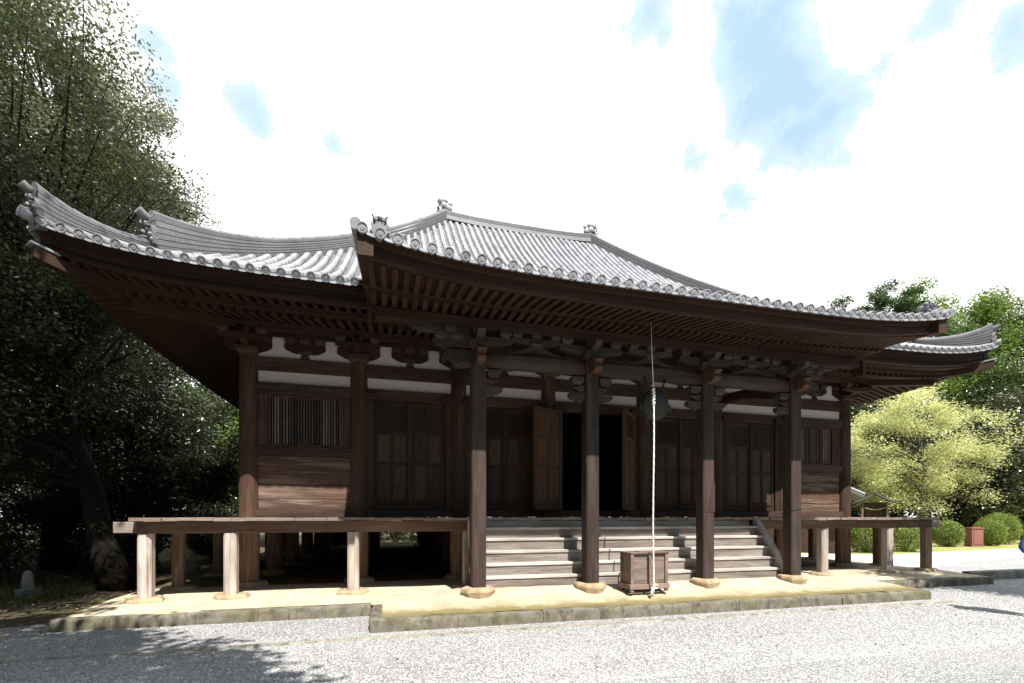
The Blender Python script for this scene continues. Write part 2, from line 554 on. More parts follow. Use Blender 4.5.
def thing(name, label, cat, loc=(0, 0, 0), group=None, rz=0):
    o = bpy.data.objects.new(name, None)
    C.objects.link(o)
    o.empty_display_size = 0.2
    o.location = loc
    o.rotation_euler = (0, 0, rz)
    o['label'] = label
    o['category'] = cat
    if group:
        o['group'] = group
    return o


def tag(o, label, cat, group=None, kind=None):
    if label:
        o['label'] = label
    if cat:
        o['category'] = cat
    if group:
        o['group'] = group
    if kind:
        o['kind'] = kind
    return o


def struct(o):
    o['kind'] = 'structure'
    return o


def copy_tree(o, parent=None):
    c = o.copy()
    C.objects.link(c)
    if parent:
        c.parent = parent
    for ch in list(o.children):
        copy_tree(ch, c)
    return c


def Z(h):
    return E + h


def lerp(a, b, t):
    return a + (b - a) * t


# ------------------------------------------------------------------ plan of the hall
CX = 4.81
COLX = [-2.74, -0.64, 1.47, 3.58, 6.04, 8.15, 10.26, 12.36]
FY = 10.4                 # front wall line
BY = 24.0                 # back wall line
ROWY = [10.4, 12.5, 14.6, 17.2, 19.8, 21.9, 24.0]
PY = 8.0                  # porch columns
PX = [1.47, 3.58, 6.04, 8.15]
EX0, EX1, EY0, EY1 = -5.12, 14.74, 8.2, 26.2      # main eave rectangle
KX0, KX1, KY = -0.455, 10.075, 6.34               # porch eave
RX0, RX1, RY = 1.94, 7.68, 17.2                   # ridge
HX, HY = RX0 - EX0, RY - EY0
KJ = 9.9                                          # where the porch roof joins the slope
GZ = 0.17                                         # platform top


def eave_lift(x, y):
    a = min(1.0, abs(x - CX) / (CX - EX0))
    b = min(1.0, abs(y - RY) / HY)
    return 0.42 * (a * b) ** 9


def zmain(x, y):
    u = min((y - EY0) / HY, (EY1 - y) / HY, (x - EX0) / HX, (EX1 - x) / HX)
    u = max(0.0, min(1.0, u))
    return Z(3.90) + 7.0 * (0.62 * u + 0.38 * u * u) + eave_lift(x, y)


def klift(x):
    return 0.26 * min(1.1, abs(x - CX) / (CX - KX0)) ** 4.5


def zporch(x, y):
    if y >= KJ:
        return zmain(x, y)
    L = KJ - KY
    t = (y - KY) / L
    z0, m0 = Z(3.48) + klift(x), 0.23
    uj = (KJ - EY0) / HY
    z1 = Z(3.90) + 7.0 * (0.62 * uj + 0.38 * uj * uj)
    m1 = 7.0 / HY * (0.62 + 0.76 * uj)
    return (2 * t ** 3 - 3 * t * t + 1) * z0 + (t ** 3 - 2 * t * t + t) * L * m0 + (-2 * t ** 3 + 3 * t * t) * z1 + (t ** 3 - t * t) * L * m1


# ------------------------------------------------------------------ ground and setting
def sheet(name, m, x0, x1, y0, y1, z, nx=2, ny=2, zf=None):
    mb = MB()
    vs = []
    for j in range(ny + 1):
        for i in range(nx + 1):
            x, y = lerp(x0, x1, i / nx), lerp(y0, y1, j / ny)
            vs.append((x, y, z + (zf(x, y) if zf else 0)))
    w = nx + 1
    fs = [(j * w + i, j * w + i + 1, (j + 1) * w + i + 1, (j + 1) * w + i) for j in range(ny) for i in range(nx)]
    mb.add(vs, fs)
    return struct(mb.build(name, m, smooth=True))


sheet('ground', M['soil'], -400, 400, -200, 700, -0.03)


def poly_sheet(name, m, pts, z):
    mb = MB()
    mb.add([(x, y, z) for x, y in pts], [tuple(range(len(pts)))])
    return struct(mb.build(name, m))


poly_sheet('gravel_yard', M['gravel'], [(-4.9, -12), (60, -12), (60, 8.2), (34, 8.9), (27, 14.0), (16.5, 14.0), (14.3, 12.0), (-4.4, 9.2), (-5.3, 8.5), (-6.8, 8.2), (-9.5, 7.2), (-14, 6.0), (-30, 4), (-30, -12)], 0.0)
poly_sheet('sand_path', M['path'], [(14.6, 9.0), (16.5, 11.0), (22, 12.8), (32, 12.9), (60, 12.6), (90, 14), (90, 18), (46, 17.2), (30, 16.6), (21, 15.4), (17, 17), (16, 40), (14, 40)], 0.004)
poly_sheet('lawn', M['lawn'], [(16, 40), (17, 17), (21, 15.4), (30, 16.6), (46, 17.2), (90, 18), (140, 60), (90, 120), (30, 90)], 0.008)


def litter_and_grass():
    rng = np.random.default_rng(5)
    # fallen leaves left of the platform
    n = 2600
    x = rng.uniform(-14, -4.3, n)
    y = rng.uniform(7.6, 16, n)
    leaf_cloud('fallen_leaves', np.stack([x, y, np.full(n, -0.01) + rng.uniform(0.0, 0.03, n)], 1), 0.075, 0.05, M['litter'], rng, flat=0.85, kind='stuff')
    # rough grass under the trees and on the lawn
    gx, gy = [], []
    for (x0, x1, y0, y1, k) in ((-16, -6.2, 10.4, 15, 5200),):
        gx.append(rng.uniform(x0, x1, k))
        gy.append(rng.uniform(y0, y1, k))
    x, y = np.concatenate(gx), np.concatenate(gy)
    keep = (np.sin(x * 1.3) + np.sin(y * 1.7 + 1) + rng.uniform(-1.2, 1.2, len(x))) > -0.4
    x, y = x[keep], y[keep]
    blades('grass_tufts', x, y, 0.10, 0.24, rng)


def blades(name, x, y, h0, h1, rng, z=-0.03, w=0.014):
    n = len(x)
    a = rng.uniform(0, 2 * math.pi, n)
    h = rng.uniform(h0, h1, n)
    lean = rng.uniform(-0.5, 0.5, (n, 2)) * h[:, None]
    v = np.zeros((n, 3, 3))
    v[:, 0] = np.stack([x + np.cos(a) * w, y + np.sin(a) * w, np.full(n, z)], 1)
    v[:, 1] = np.stack([x - np.cos(a) * w, y - np.sin(a) * w, np.full(n, z)], 1)
    v[:, 2] = np.stack([x + lean[:, 0], y + lean[:, 1], z + h], 1)
    o = np_mesh(name, v.reshape(-1, 3), 3, M['grass'])
    o['kind'] = 'stuff'
    return o


def np_mesh(name, verts, k, m, parent=None):
    """verts (n*k,3): n separate k-gons"""
    n = len(verts) // k
    me = bpy.data.meshes.new(name)
    me.vertices.add(len(verts))
    me.vertices.foreach_set('co', np.asarray(verts, dtype=np.float32).ravel())
    me.loops.add(n * k)
    me.loops.foreach_set('vertex_index', np.arange(n * k, dtype=np.int32))
    me.polygons.add(n)
    me.polygons.foreach_set('loop_start', np.arange(0, n * k, k, dtype=np.int32))
    me.polygons.foreach_set('loop_total', np.full(n, k, dtype=np.int32))
    me.update(calc_edges=True)
    me.materials.append(m)
    o = bpy.data.objects.new(name, me)
    C.objects.link(o)
    if parent:
        o.parent = parent
    return o


def leaf_cloud(name, c, length, width, m, rng, flat=0.35, parent=None, kind=None, droop=0.0):
    n = len(c)
    nrm = rng.normal(size=(n, 3))
    nrm[:, 2] = np.abs(nrm[:, 2]) + flat * 4
    nrm /= np.linalg.norm(nrm, axis=1)[:, None]
    a = rng.normal(size=(n, 3))
    a[:, 2] -= droop
    a -= nrm * (a * nrm).sum(1)[:, None]
    a /= np.linalg.norm(a, axis=1)[:, None]
    s = np.cross(nrm, a)
    L = (length * rng.uniform(0.6, 1.3, n))[:, None]
    Wd = (width * rng.uniform(0.6, 1.3, n))[:, None]
    v = np.zeros((n, 4, 3))
    v[:, 0] = c - a * L * 0.5
    v[:, 1] = c + s * Wd * 0.5 + nrm * Wd * 0.12
    v[:, 2] = c + a * L * 0.5
    v[:, 3] = c - s * Wd * 0.5 + nrm * Wd * 0.12
    o = np_mesh(name, v.reshape(-1, 3), 4, m, parent)
    if kind:
        o['kind'] = kind
    return o


# ---- platform of packed sand with kerbs
def mound(x, y):
    f = lambda a, b, v: max(0.0, min(1.0, (v - a) / (b - a)))
    dip = 1.0
    for px in (1.47, 3.58, 6.04, 8.15):
        dip -= 1.1 * math.exp(-(((x - px) / .42) ** 2 + ((y - 7.70) / .30) ** 2))
    return .11 * f(.6, 1.5, x) * f(9.0, 8.1, x) * f(7.25, 7.8, y) * f(9.0, 8.7, y) * max(0.0, dip)


def platform():
    mb = MB()
    ys = [8.05, 8.6, 9.3, 10.0, 10.55]
    zs = [GZ, GZ + 0.03, GZ + 0.06, GZ + 0.06, GZ + 0.06]
    x0, x1 = -4.55, 14.05
    nx = 30
    vs, w = [], nx + 1
    for y, z in zip(ys, zs):
        for i in range(nx + 1):
            vs.append((lerp(x0, x1, i / nx), y, z + random.uniform(-.008, .008)))
    mb.add(vs, [(j * w + i, j * w + i + 1, (j + 1) * w + i + 1, (j + 1) * w + i) for j in range(len(ys) - 1) for i in range(nx)])
    mb.box(x0 + .05, x1 - .05, 8.1, 10.5, -0.02, GZ - 0.03)
    e = MB()
    e.box(x0, x1, 10.555, 27, -0.02, GZ + 0.058)
    struct(e.build('shaded_under_floor_ground', M['soil']))  # darker than the platform sand, painting in the gloom below the floor
    # porch apron
    ys = [6.98, 7.25, 7.5, 7.7, 7.9, 8.2, 8.6, 8.9]
    zs = [GZ, GZ + 0.02, GZ + 0.04, GZ + 0.05, GZ + 0.06, GZ + 0.06, GZ + 0.06, GZ + 0.02]
    nx = 60
    w = nx + 1
    ax0, ax1 = -0.12, 10.22
    vs = []
    for y, z in zip(ys, zs):
        for i in range(nx + 1):
            xx = lerp(ax0, ax1, i / nx)
            vs.append((xx, y, z + 0.004 + mound(xx, y) + random.uniform(-.006, .006)))
    mb.add(vs, [(j * w + i, j * w + i + 1, (j + 1) * w + i + 1, (j + 1) * w + i) for j in range(len(ys) - 1) for i in range(nx)])
    struct(mb.build('temple_platform', M['sand'], smooth=True))

    def kerb_run(x0, x1, y0, y1, z, along, n, name='stone_kerb', m='kerb', hgt=0.2):
        k = MB()
        rnd = random.Random(int(x0 * 10 + y0 * 7 + n))
        a0, a1 = (x0, x1) if along == 'x' else (y0, y1)
        cuts = [a0] + sorted(a0 + (a1 - a0) * (i + rnd.uniform(-.22, .22)) / n for i in range(1, n)) + [a1]
        for i in range(n):
            a, b = cuts[i] + 0.003, cuts[i + 1] - 0.003
            dz, dy = rnd.uniform(-.006, .006), rnd.uniform(-.006, .006)
            ns = max(2, int((b - a) / .12))
            rings = []
            for q in range(ns + 1):
                c = lerp(a, b, q / ns)
                j = lambda w: rnd.uniform(-w, w)
                e = .010 if 0 < q < ns else .016
                prof = [(y0 + dy + j(.006), z - hgt), (y0 + dy + j(.008), z - .05 + j(.01)), (y0 + dy + .012 + j(.006), z + dz - e + j(.006)), (y0 + dy + .035, z + dz + j(.004)), (y1, z + dz), (y1, z - hgt)]
                if along == 'x':
                    rings.append([(c, p, h) for p, h in prof])
                else:
                    rings.append([(p - y0 + x0 if p < y1 else x1, c, h) for p, h in prof])
            k.loft(rings)
        return struct(k.build(name, M[m], smooth=True, angle=50))
    kerb_run(-0.28, 10.3, 6.80, 6.98, GZ, 'x', 9)                     # porch apron front
    kerb_run(-0.30, -0.12, 6.985, 8.04, GZ, 'y', 2, m='kerb')         # porch apron left
    kerb_run(10.22, 10.40, 6.985, 8.04, GZ, 'y', 2)
    kerb_run(-4.64, -0.31, 7.98, 8.2, GZ + 0.005, 'x', 5)             # platform front, left
    kerb_run(10.41, 14.1, 7.98, 8.2, GZ + 0.005, 'x', 4)
    kerb_run(-4.66, -4.48, 8.205, 27, GZ + 0.005, 'y', 12)
    kerb_run(14.0, 14.2, 8.205, 27, GZ + 0.005, 'y', 12)
    kerb_run(14.3, 22, 8.55, 8.75, 0.22, 'x', 3, m='kerb_grey', hgt=0.25)
    # flush stone edging in the gravel
    kerb_run(-9, 10.4, 6.42, 6.50, 0.022, 'x', 14, name='stone_edging', m='kerb_grey', hgt=0.06)


platform()

# ------------------------------------------------------------------ the hall
hall = thing('temple_hall', 'large old timber temple hall with a sweeping grey tiled hip roof and a columned porch', 'temple', (CX, FY, 0))


class P:
    """parent proxies: meshes are written in world coordinates and re-based on their parent"""


def hp(mb, name, m, parent=None, **kw):
    """add a part of the hall (mesh given in world coordinates)"""
    o = mb.build(name, m, **kw)
    o.parent = parent or hall
    base = Vector((0, 0, 0))
    p = o.parent
    while p is not None:
        base += p.location
        p = p.parent
    o.location = Vector(o.location) - base
    return o


# ---- walls of the hall -----------------------------------------------------
def column(x, y, top=3.22, bottom=None, r=0.185, m='wall_z'):
    mb = MB()
    zb = GZ + 0.16 if bottom is None else bottom
    mb.tube([(x, y, Z(-.12)), (x, y, Z(0)), (x, y, Z(2.3)), (x, y, Z(top))], [r, r, r * 0.985, r * 0.94], 20)
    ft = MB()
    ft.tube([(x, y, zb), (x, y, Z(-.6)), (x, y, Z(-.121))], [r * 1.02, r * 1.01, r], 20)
    mb2 = MB()
    pts = 11
    rg = random.Random(int(x * 100 + y * 10))
    ring = [(1 + rg.uniform(-.16, .12)) * 0.31 for _ in range(pts)]
    rings = []
    for zz, k in ((GZ + 0.0, 1.12), (GZ + 0.10, 1.06), (GZ + 0.165, 0.9)):
        rings.append([(x + ring[i] * k * math.cos(2 * math.pi * i / pts), y + ring[i] * k * math.sin(2 * math.pi * i / pts), zz) for i in range(pts)])
    mb2.loft(rings)
    loc = (x, y, zb)
    c = hp(mb, 'column', M[m], loc=loc, smooth=True, angle=50)
    hp(ft, 'column_foot', M['post_brown'], c, loc=(x, y, zb), smooth=True, angle=50)  # lighter timber below the floor, painting in light bounced off the sand
    hp(mb2, 'base_stone', M['base_stone'], c, loc=(x, y, GZ))
    return c


for i, x in enumerate(COLX):
    column(x, FY)
for y in ROWY[1:]:
    column(COLX[0], y)
    column(COLX[-1], y)
for x in COLX[1:-1]:
    column(x, BY)
for x in COLX[1:-1]:
    for y in (12.5, 14.6, 19.8, 21.9):
        mb = MB()
        mb.tube([(x, y, GZ + .05), (x, y, Z(-0.3))], [.17, .17], 10)
        hp(mb, 'floor_post', M['wall_z'], loc=(x, y, GZ + .05), smooth=True, angle=50)


def arm_poly(cx, z0, z1, half, foot):
    """bracket arm: flat top, curved under-ends"""
    pts = [(cx - half, z1), (cx - half, lerp(z0, z1, 0.45))]
    for k in range(1, 6):
        a = k / 5
        pts.append((cx - lerp(half, foot, a), lerp(lerp(z0, z1, 0.45), z0, math.sin(a * math.pi / 2))))
    right = [(2 * cx - x, z) for x, z in reversed(pts)]
    return pts + right


def block(mb, x, y, z0, z1, w, d=None):
    """bearing block: upper part square, lower part tapering in"""
    d = d or w
    zm = lerp(z0, z1, 0.45)
    h, g = w / 2, d / 2
    k = 0.66
    mb.hexa([(x - h * k, y - g * k, z0), (x + h * k, y - g * k, z0), (x + h * k, y + g * k, z0), (x - h * k, y + g * k, z0),
             (x - h, y - g, zm), (x + h, y - g, zm), (x + h, y + g, zm), (x - h, y + g, zm)])
    mb.box(x - h, x + h, y - g, y + g, zm + 0.0005, z1)


def bracket(x, y, nx, ny, strut=False):
    """three-block bracket set; (nx, ny) points out of the wall"""
    fx = abs(ny) > 0.5                       # wall runs along x
    def put(mb, name, par, loc=None):
        # meshes are drawn as if the wall ran along x facing -y, around 0,0
        vs = []
        for (a, b, c) in mb.v:
            if fx:
                vs.append((x + a, y + (b if ny < 0 else -b), c))
            else:
                vs.append((x + (b if nx < 0 else -b), y + a, c))
        mb.v = vs
        return hp(mb, name, M['eave_x'] if name == 'bracket_arm' else M['wall_x'], par, loc=(x, y, Z(3.3)))
    mb = MB()
    if strut:
        mb.prism([(-.10, Z(3.222)), (.10, Z(3.222)), (.055, Z(3.33)), (-.055, Z(3.33))], -.06, .05)
        block(mb, 0, 0, Z(3.33), Z(3.41), .27, .2)
        z = 3.41
        half = 0.39
    else:
        block(mb, 0, 0, Z(3.222), Z(3.385), .40, .40)
        z = 3.385
        half = 0.43
    root = put(mb, 'bracket', None)
    za = z + 0.001
    zt = 3.535
    a = MB()
    a.prism(arm_poly(0, Z(3.30 if not strut else 3.335), Z(zt), half, 0.16), -.075, .075)
    a.box(-half + .02, half - .02, -.045, .045, Z(zt + .0005), Z(3.6405))
    put(a, 'bracket_arm', root)
    if not strut:
        a = MB()
        poly = [(0.12, Z(za)), (-.30, Z(za)), (-.44, Z(za + .05)), (-.50, Z(zt)), (0.12, Z(zt))]
        a.prism(poly, -.07, .07, 'yz')
        put(a, 'bracket_arm', root)
        a = MB()
        a.prism([(.1, Z(3.56)), (-.62, Z(3.47)), (-.80, Z(3.42)), (-.74, Z(3.52)), (-.62, Z(3.60)), (.1, Z(3.70))], -.055, .055, 'yz')
        put(a, 'bracket_arm', root)
    for px, py in ([(-half + .10, 0), (0, 0), (half - .10, 0)] + ([] if strut else [(0, -.40), (-.33, -.40), (.33, -.40)])):
        b = MB()
        block(b, px, py, Z(zt + .001), Z(3.64), .2)
        put(b, 'bearing_block', root)
    if not strut:
        a = MB()
        a.prism(arm_poly(0, Z(3.43), Z(zt), 0.44, 0.12), -.465, -.335)
        put(a, 'bracket_arm', root)
    return root


def panel_box(name, m, *b, parent=None, bevel=0.0):
    mb = MB()
    mb.box(*b)
    loc = ((b[0] + b[1]) / 2, (b[2] + b[3]) / 2, b[4])
    return hp(mb, name, M[m], parent, loc=loc, bevel=bevel)


def front_bay(i, y, kind, face=-1):
    x0, x1 = COLX[i] + 0.17, COLX[i + 1] - 0.17
    xm = (x0 + x1) / 2
    f = face
    def box(name, m, a, b, d0, d1, z0, z1, parent=None, bevel=0.006):
        ya, yb = sorted((y + f * d0, y + f * d1))
        return panel_box(name, m, a, b, ya, yb, Z(z0), Z(z1), parent=parent, bevel=bevel)
    box('tie_beam', 'wall_x', x0 - .03, x1 + .03, -.08, .09, 2.95, 3.222)
    box('plaster_panel', 'plaster', x0 - .02, x1 + .02, -.03, .03, 3.224, 3.66, bevel=0)
    box('plaster_panel', 'plaster', x0 - .02, x1 + .02, -.03, .03, 2.702, 2.948, bevel=0)
    box('lintel_rail', 'wall_x', x0 - .03, x1 + .03, -.09, .125, 2.48, 2.70)
    box('floor_rail', 'wall_x', x0 - .03, x1 + .03, -.09, .14, 0.0, 0.15)
    if kind == 'window':
        rails = [(0.152, 0.36), (0.364, 0.66), (0.664, 0.95), (0.954, 1.24)]
        for k, (a, b) in enumerate(rails):
            box('wall_plank', 'plank', x0 - .01, x1 + .01, -.02, .035 + 0.006 * (k % 2), a, b, bevel=0.008)
        box('window_sill', 'wall_x', x0 - .02, x1 + .02, -.06, .11, 1.244, 1.43)
        w0, w1 = (x0 + .18, x1 - .18) if i == 0 else (x0 + .16, x1 - .30)
        fr = MB()
        def fb(a, b, z0, z1, d=0.075):
            ya, yb = sorted((y - f * .05, y + f * d))
            fr.box(a, b, ya, yb, Z(z0), Z(z1))
        fb(w0 - .17, w0, 1.434, 2.478)
        fb(w1, w1 + .17 if i == 0 else x1 + .01, 1.434, 2.478)
        fb(w0 + .001, w1 - .001, 1.434, 1.48, .07)
        fb(w0 + .001, w1 - .001, 2.43, 2.478, .07)
        win = hp(fr, 'window', M['wall_z'], loc=(xm, y, Z(1.43)), bevel=0.005)
        bars = MB()
        nb = int((w1 - w0) / 0.052)
        rr = random.Random(i)
        for k in range(nb):
            bx = w0 + (k + .5) * (w1 - w0) / nb
            ya, yb = sorted((y - f * .0, y + f * (.03 + rr.uniform(-.008, .01))))
            t = rr.choice([.010, .012, .013, .011])
            bars.box(bx - t, bx + t, ya, yb, Z(1.4805), Z(2.4295))
        hp(bars, 'bar_grille', M['bar'], win, loc=(xm, y, Z(1.5)))
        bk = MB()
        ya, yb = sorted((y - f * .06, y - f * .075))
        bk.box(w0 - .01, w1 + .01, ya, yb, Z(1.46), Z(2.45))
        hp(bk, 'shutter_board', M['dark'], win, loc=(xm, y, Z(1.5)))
    if kind in ('door', 'open'):
        # jambs
        box('door_jamb', 'door_z', x0 - .01, x0 + .13, -.07, .09, .153, 2.477)
        box('door_jamb', 'door_z', x1 - .13, x1 + .01, -.07, .09, .153, 2.477)
        for sgn, jx in ((-1, x0 + .07), (1, x1 - .07)):
            box('door_socket', 'door_z', jx - .15, jx + .15, .13, .22, 2.47, 2.60)
    if kind == 'door':
        for a, b in ((x0 + .135, xm - .003), (xm + .003, x1 - .135)):
            leaf(a, b, y + f * .0, f, 0.16, 2.47)
        box('door_stile', 'door_z', xm - .045, xm + .045, .051, .085, .17, 2.46)


def leaf(a, b, y, f, z0, z1, rot=None, pivot=None, warm=False):
    """panelled door leaf: fine grille above, two rows of tall panels below"""
    w = b - a
    st = 0.085
    def yy(d0, d1):
        return sorted((y + f * d0, y + f * d1))
    fr = MB()
    y0, y1 = yy(0, .05)
    zs = [z0, z0 + .10, z0 + .13, z0 + .22, z0 + .95, z0 + 1.02, z0 + 1.60, z0 + 1.70, z1 - .09, z1]
    fr.box(a, a + st, y0, y1, Z(z0), Z(z1))
    fr.box(b - st, b, y0, y1, Z(z0), Z(z1))
    for k0, k1 in ((0, 1), (2, 3), (4, 5), (6, 7), (8, 9)):
        fr.box(a + st + .001, b - st - .001, y0, y1, Z(zs[k0]), Z(zs[k1]))
    m = (a + b) / 2
    if warm:
        q0, q1 = yy(-.035, -.0065)
        fr.box(a, a + st, q0, q1, Z(z0), Z(z1))
        fr.box(b - st, b, q0, q1, Z(z0), Z(z1))
        for k0, k1 in ((0, 1), (2, 3), (4, 5), (6, 7), (8, 9)):
            fr.box(a + st + .001, b - st - .001, q0, q1, Z(zs[k0]), Z(zs[k1]))
        for k0, k1 in ((3, 4), (5, 6)):
            fr.box(m - .035, m + .035, q0, q1, Z(zs[k0] + .001), Z(zs[k1] - .001))
    fr.box(m - .035, m + .035, y0, y1, Z(zs[3] + .001), Z(zs[4] - .001))
    fr.box(m - .035, m + .035, y0, y1, Z(zs[5] + .001), Z(zs[6] - .001))
    pm = 'door_warm' if warm else 'door_p'
    loc = (pivot or a, y, Z(z0))
    d = hp(fr, 'door', M['door_warm' if warm else 'door_z'], loc=loc, bevel=0.006)
    p0, p1 = yy(.008, .028)
    for pa, pb in ((a + st, m - .035), (m + .035, b - st)):
        for zz0, zz1 in ((zs[3], zs[4]), (zs[5], zs[6])):
            q = MB()
            q.box(pa - .005, pb + .005, p0, p1, Z(zz0 - .005), Z(zz1 + .005))
            hp(q, 'door_panel', M[pm], d, loc=((pa + pb) / 2, y, Z(zz0)))
    q = MB()
    n = int((w - 2 * st) / .028)
    p0, p1 = yy(.012, .035)
    for k in range(n):
        xx = a + st + (k + .5) * (w - 2 * st) / n
        q.box(xx - .009, xx + .009, p0, p1, Z(zs[7] - .01), Z(zs[8] + .01))
    hp(q, 'door_grille', M['door_z'], d, loc=(m, y, Z(zs[7])))
    q = MB()
    p0, p1 = yy(-.006, .007)
    q.box(a + .004, b - .004, p0, p1, Z(zs[0] + .004), Z(zs[9] - .004))
    hp(q, 'backing_board', M[pm], d, loc=(m, y, Z(z0)))
    if rot is not None:
        d.rotation_euler = (0, 0, rot)
    return d


kinds = ['window', 'door', 'door', 'open', 'door', 'door', 'window']
for i, k in enumerate(kinds):
    front_bay(i, FY, k)
# the open doors of the middle bay, folded outward
x0, x1 = COLX[3] + .17, COLX[4] - .17
wl = (x1 - x0) / 2 - .14
leaf(x0 + .13, x0 + .13 + wl, FY - .10, -1, .16, 2.47, rot=R(-152), warm=True)
dd = leaf(x1 - .13 - wl, x1 - .13, FY - .10, -1, .16, 2.47, rot=R(48), warm=True, pivot=x1 - .13)

for i in range(7):
    bracket((COLX[i] + COLX[i + 1]) / 2, FY, 0, -1, strut=True)
for x in COLX:
    bracket(x, FY, 0, -1)
for y in ROWY[1:5]:
    bracket(COLX[0], y, -1, 0)
    bracket(COLX[-1], y, 1, 0)


def shell():
    """side, back and inner walls, floor and ceiling"""
    for xw, f in ((COLX[0], -1), (COLX[-1], 1)):
        for j in range(6):
            y0, y1 = ROWY[j] + .17, ROWY[j + 1] - .17
            def bx(name, m, d0, d1, z0, z1, bev=.006):
                a, b = sorted((xw + f * d0, xw + f * d1))
                return panel_box(name, m, a, b, y0 - .03, y1 + .03, Z(z0), Z(z1), bevel=bev)
            bx('tie_beam', 'wall_x', -.08, .09, 2.95, 3.222)
            bx('plaster_panel', 'plaster', -.03, .03, 3.224, 3.66, 0)
            bx('plaster_panel', 'plaster', -.03, .03, 2.702, 2.948, 0)
            bx('lintel_rail', 'wall_x', -.09, .125, 2.48, 2.70)
            bx('floor_rail', 'wall_x', -.09, .14, 0, .15)
            bx('wall_plank', 'wall_x', -.02, .035, .152, 2.478)
    for i in range(7):
        x0, x1 = COLX[i] + .14, COLX[i + 1] - .14
        panel_box('tie_beam', 'wall_x', x0, x1, BY - .08, BY + .08, Z(2.95), Z(3.222))
        panel_box('plaster_panel', 'plaster', x0, x1, BY - .03, BY + .03, Z(2.48), Z(2.948))
        panel_box('plaster_panel', 'plaster', x0, x1, BY - .03, BY + .03, Z(3.224), Z(3.66))
        panel_box('wall_plank', 'wall_x', x0, x1, BY - .03, BY + .03, Z(0), Z(2.478))
    panel_box('floor', 'deck', COLX[0] - .1, COLX[-1] + .1, FY - .1, BY + .1, Z(-.10), Z(-.012))
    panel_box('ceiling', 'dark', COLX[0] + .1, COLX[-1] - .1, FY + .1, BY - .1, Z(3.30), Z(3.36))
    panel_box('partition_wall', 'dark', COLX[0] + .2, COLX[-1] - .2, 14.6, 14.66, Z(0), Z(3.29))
    # floor joists and closing boards below the floor at the back
    for y in (12.5, 14.6, 17.2, 19.8, 21.9):
        panel_box('floor_joist', 'wall_x', COLX[0], COLX[-1], y - .08, y + .08, Z(-.30), Z(-.102))
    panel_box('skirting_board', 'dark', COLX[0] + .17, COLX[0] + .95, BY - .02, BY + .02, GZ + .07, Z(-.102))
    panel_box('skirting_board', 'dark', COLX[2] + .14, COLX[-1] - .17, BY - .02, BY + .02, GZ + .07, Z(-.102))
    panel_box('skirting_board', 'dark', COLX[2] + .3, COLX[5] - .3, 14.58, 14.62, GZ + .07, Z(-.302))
    # wall plates above the brackets
    for (a, b, c, d) in ((COLX[0] - .9, COLX[-1] + .9, FY - .09, FY + .09), (COLX[0] - .9, COLX[-1] + .9, BY - .09, BY + .09),
                         (COLX[0] - .09, COLX[0] + .09, FY + .1, BY - .1), (COLX[-1] - .09, COLX[-1] + .09, FY + .1, BY - .1)):
        panel_box('wall_plate', 'eave_x', a, b, c, d, Z(3.642), Z(3.86), bevel=.006)
    # outer purlins
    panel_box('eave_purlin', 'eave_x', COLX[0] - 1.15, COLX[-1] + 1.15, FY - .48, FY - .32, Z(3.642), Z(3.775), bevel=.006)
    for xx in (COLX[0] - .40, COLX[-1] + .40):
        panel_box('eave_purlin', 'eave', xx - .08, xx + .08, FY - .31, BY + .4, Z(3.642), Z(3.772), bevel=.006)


shell()

# ---- rafters and eaves of the main roof -------------------------------------
OVX, OVY = COLX[0] - EX0, FY - EY0            # overhang at the sides and front
rafters = {'rafter': [], 'flying_rafter': []}


def rafter_geo(pfun, s0, s1, zt0, zt1, w, h):
    """pfun(s, side) -> plan point; s0 outer end, s1 inner end"""
    v = []
    for s, zt in ((s0, zt0), (s1, zt1)):
        for zz in (zt - h, zt):
            for sd_ in (-w / 2, w / 2):
                x, y = pfun(s, sd_)
                v.append((x, y, zz))
    # order to hexa
    a = [v[0], v[1], v[5], v[4], v[2], v[3], v[7], v[6]]
    return a


def eave_side(side):
    """side: 'f','l','r','b'. s = distance in from the eave edge, a = coordinate along the eave"""
    sc = {'f': OVY, 'b': OVY, 'l': OVX, 'r': OVX}[side]
    lo, hi = ((EX0, EX1) if side in 'fb' else (EY0, EY1))
    n = int((hi - lo) / 0.178)
    res = []
    for k in range(n):
        a = lo + .13 + (hi - lo - .26) * k / (n - 1)
        edge = min(a - lo, hi - a)
        ov_other = OVX if side in 'fb' else OVY
        smax = 2.6 if edge > ov_other else max(0.0, edge / ov_other * sc - .06)
        def pf(s, d, a=a):
            return {'f': (a + d, EY0 + s), 'b': (a - d, EY1 - s), 'l': (EX0 + s, a - d), 'r': (EX1 - s, a + d)}[side]
        x, y = pf(0, 0)
        lf = eave_lift(x, y)
        def zl(s):
            return lf * max(0.0, 1 - s / 2.3)
        if smax > .35:
            s0, s1 = .27, min(.85, smax)
            top = lambda s: Z(3.66) + (s - .22) * .18 + zl(s)
            res.append(('flying_rafter', rafter_geo(pf, s0, s1, top(s0), top(s1), .08, .085), abs(a - 0), side))
        if smax > .75:
            s0, s1 = .66, smax
            top = lambda s: Z(3.565) + (s - .66) * .27 + zl(s)
            res.append(('rafter', rafter_geo(pf, s0, s1, top(s0), top(s1), .09, .095), abs(a), side))
    return res


for sd_ in 'flrb':
    for nm, geo, a, s_ in eave_side(sd_):
        rafters[nm].append((geo, s_))


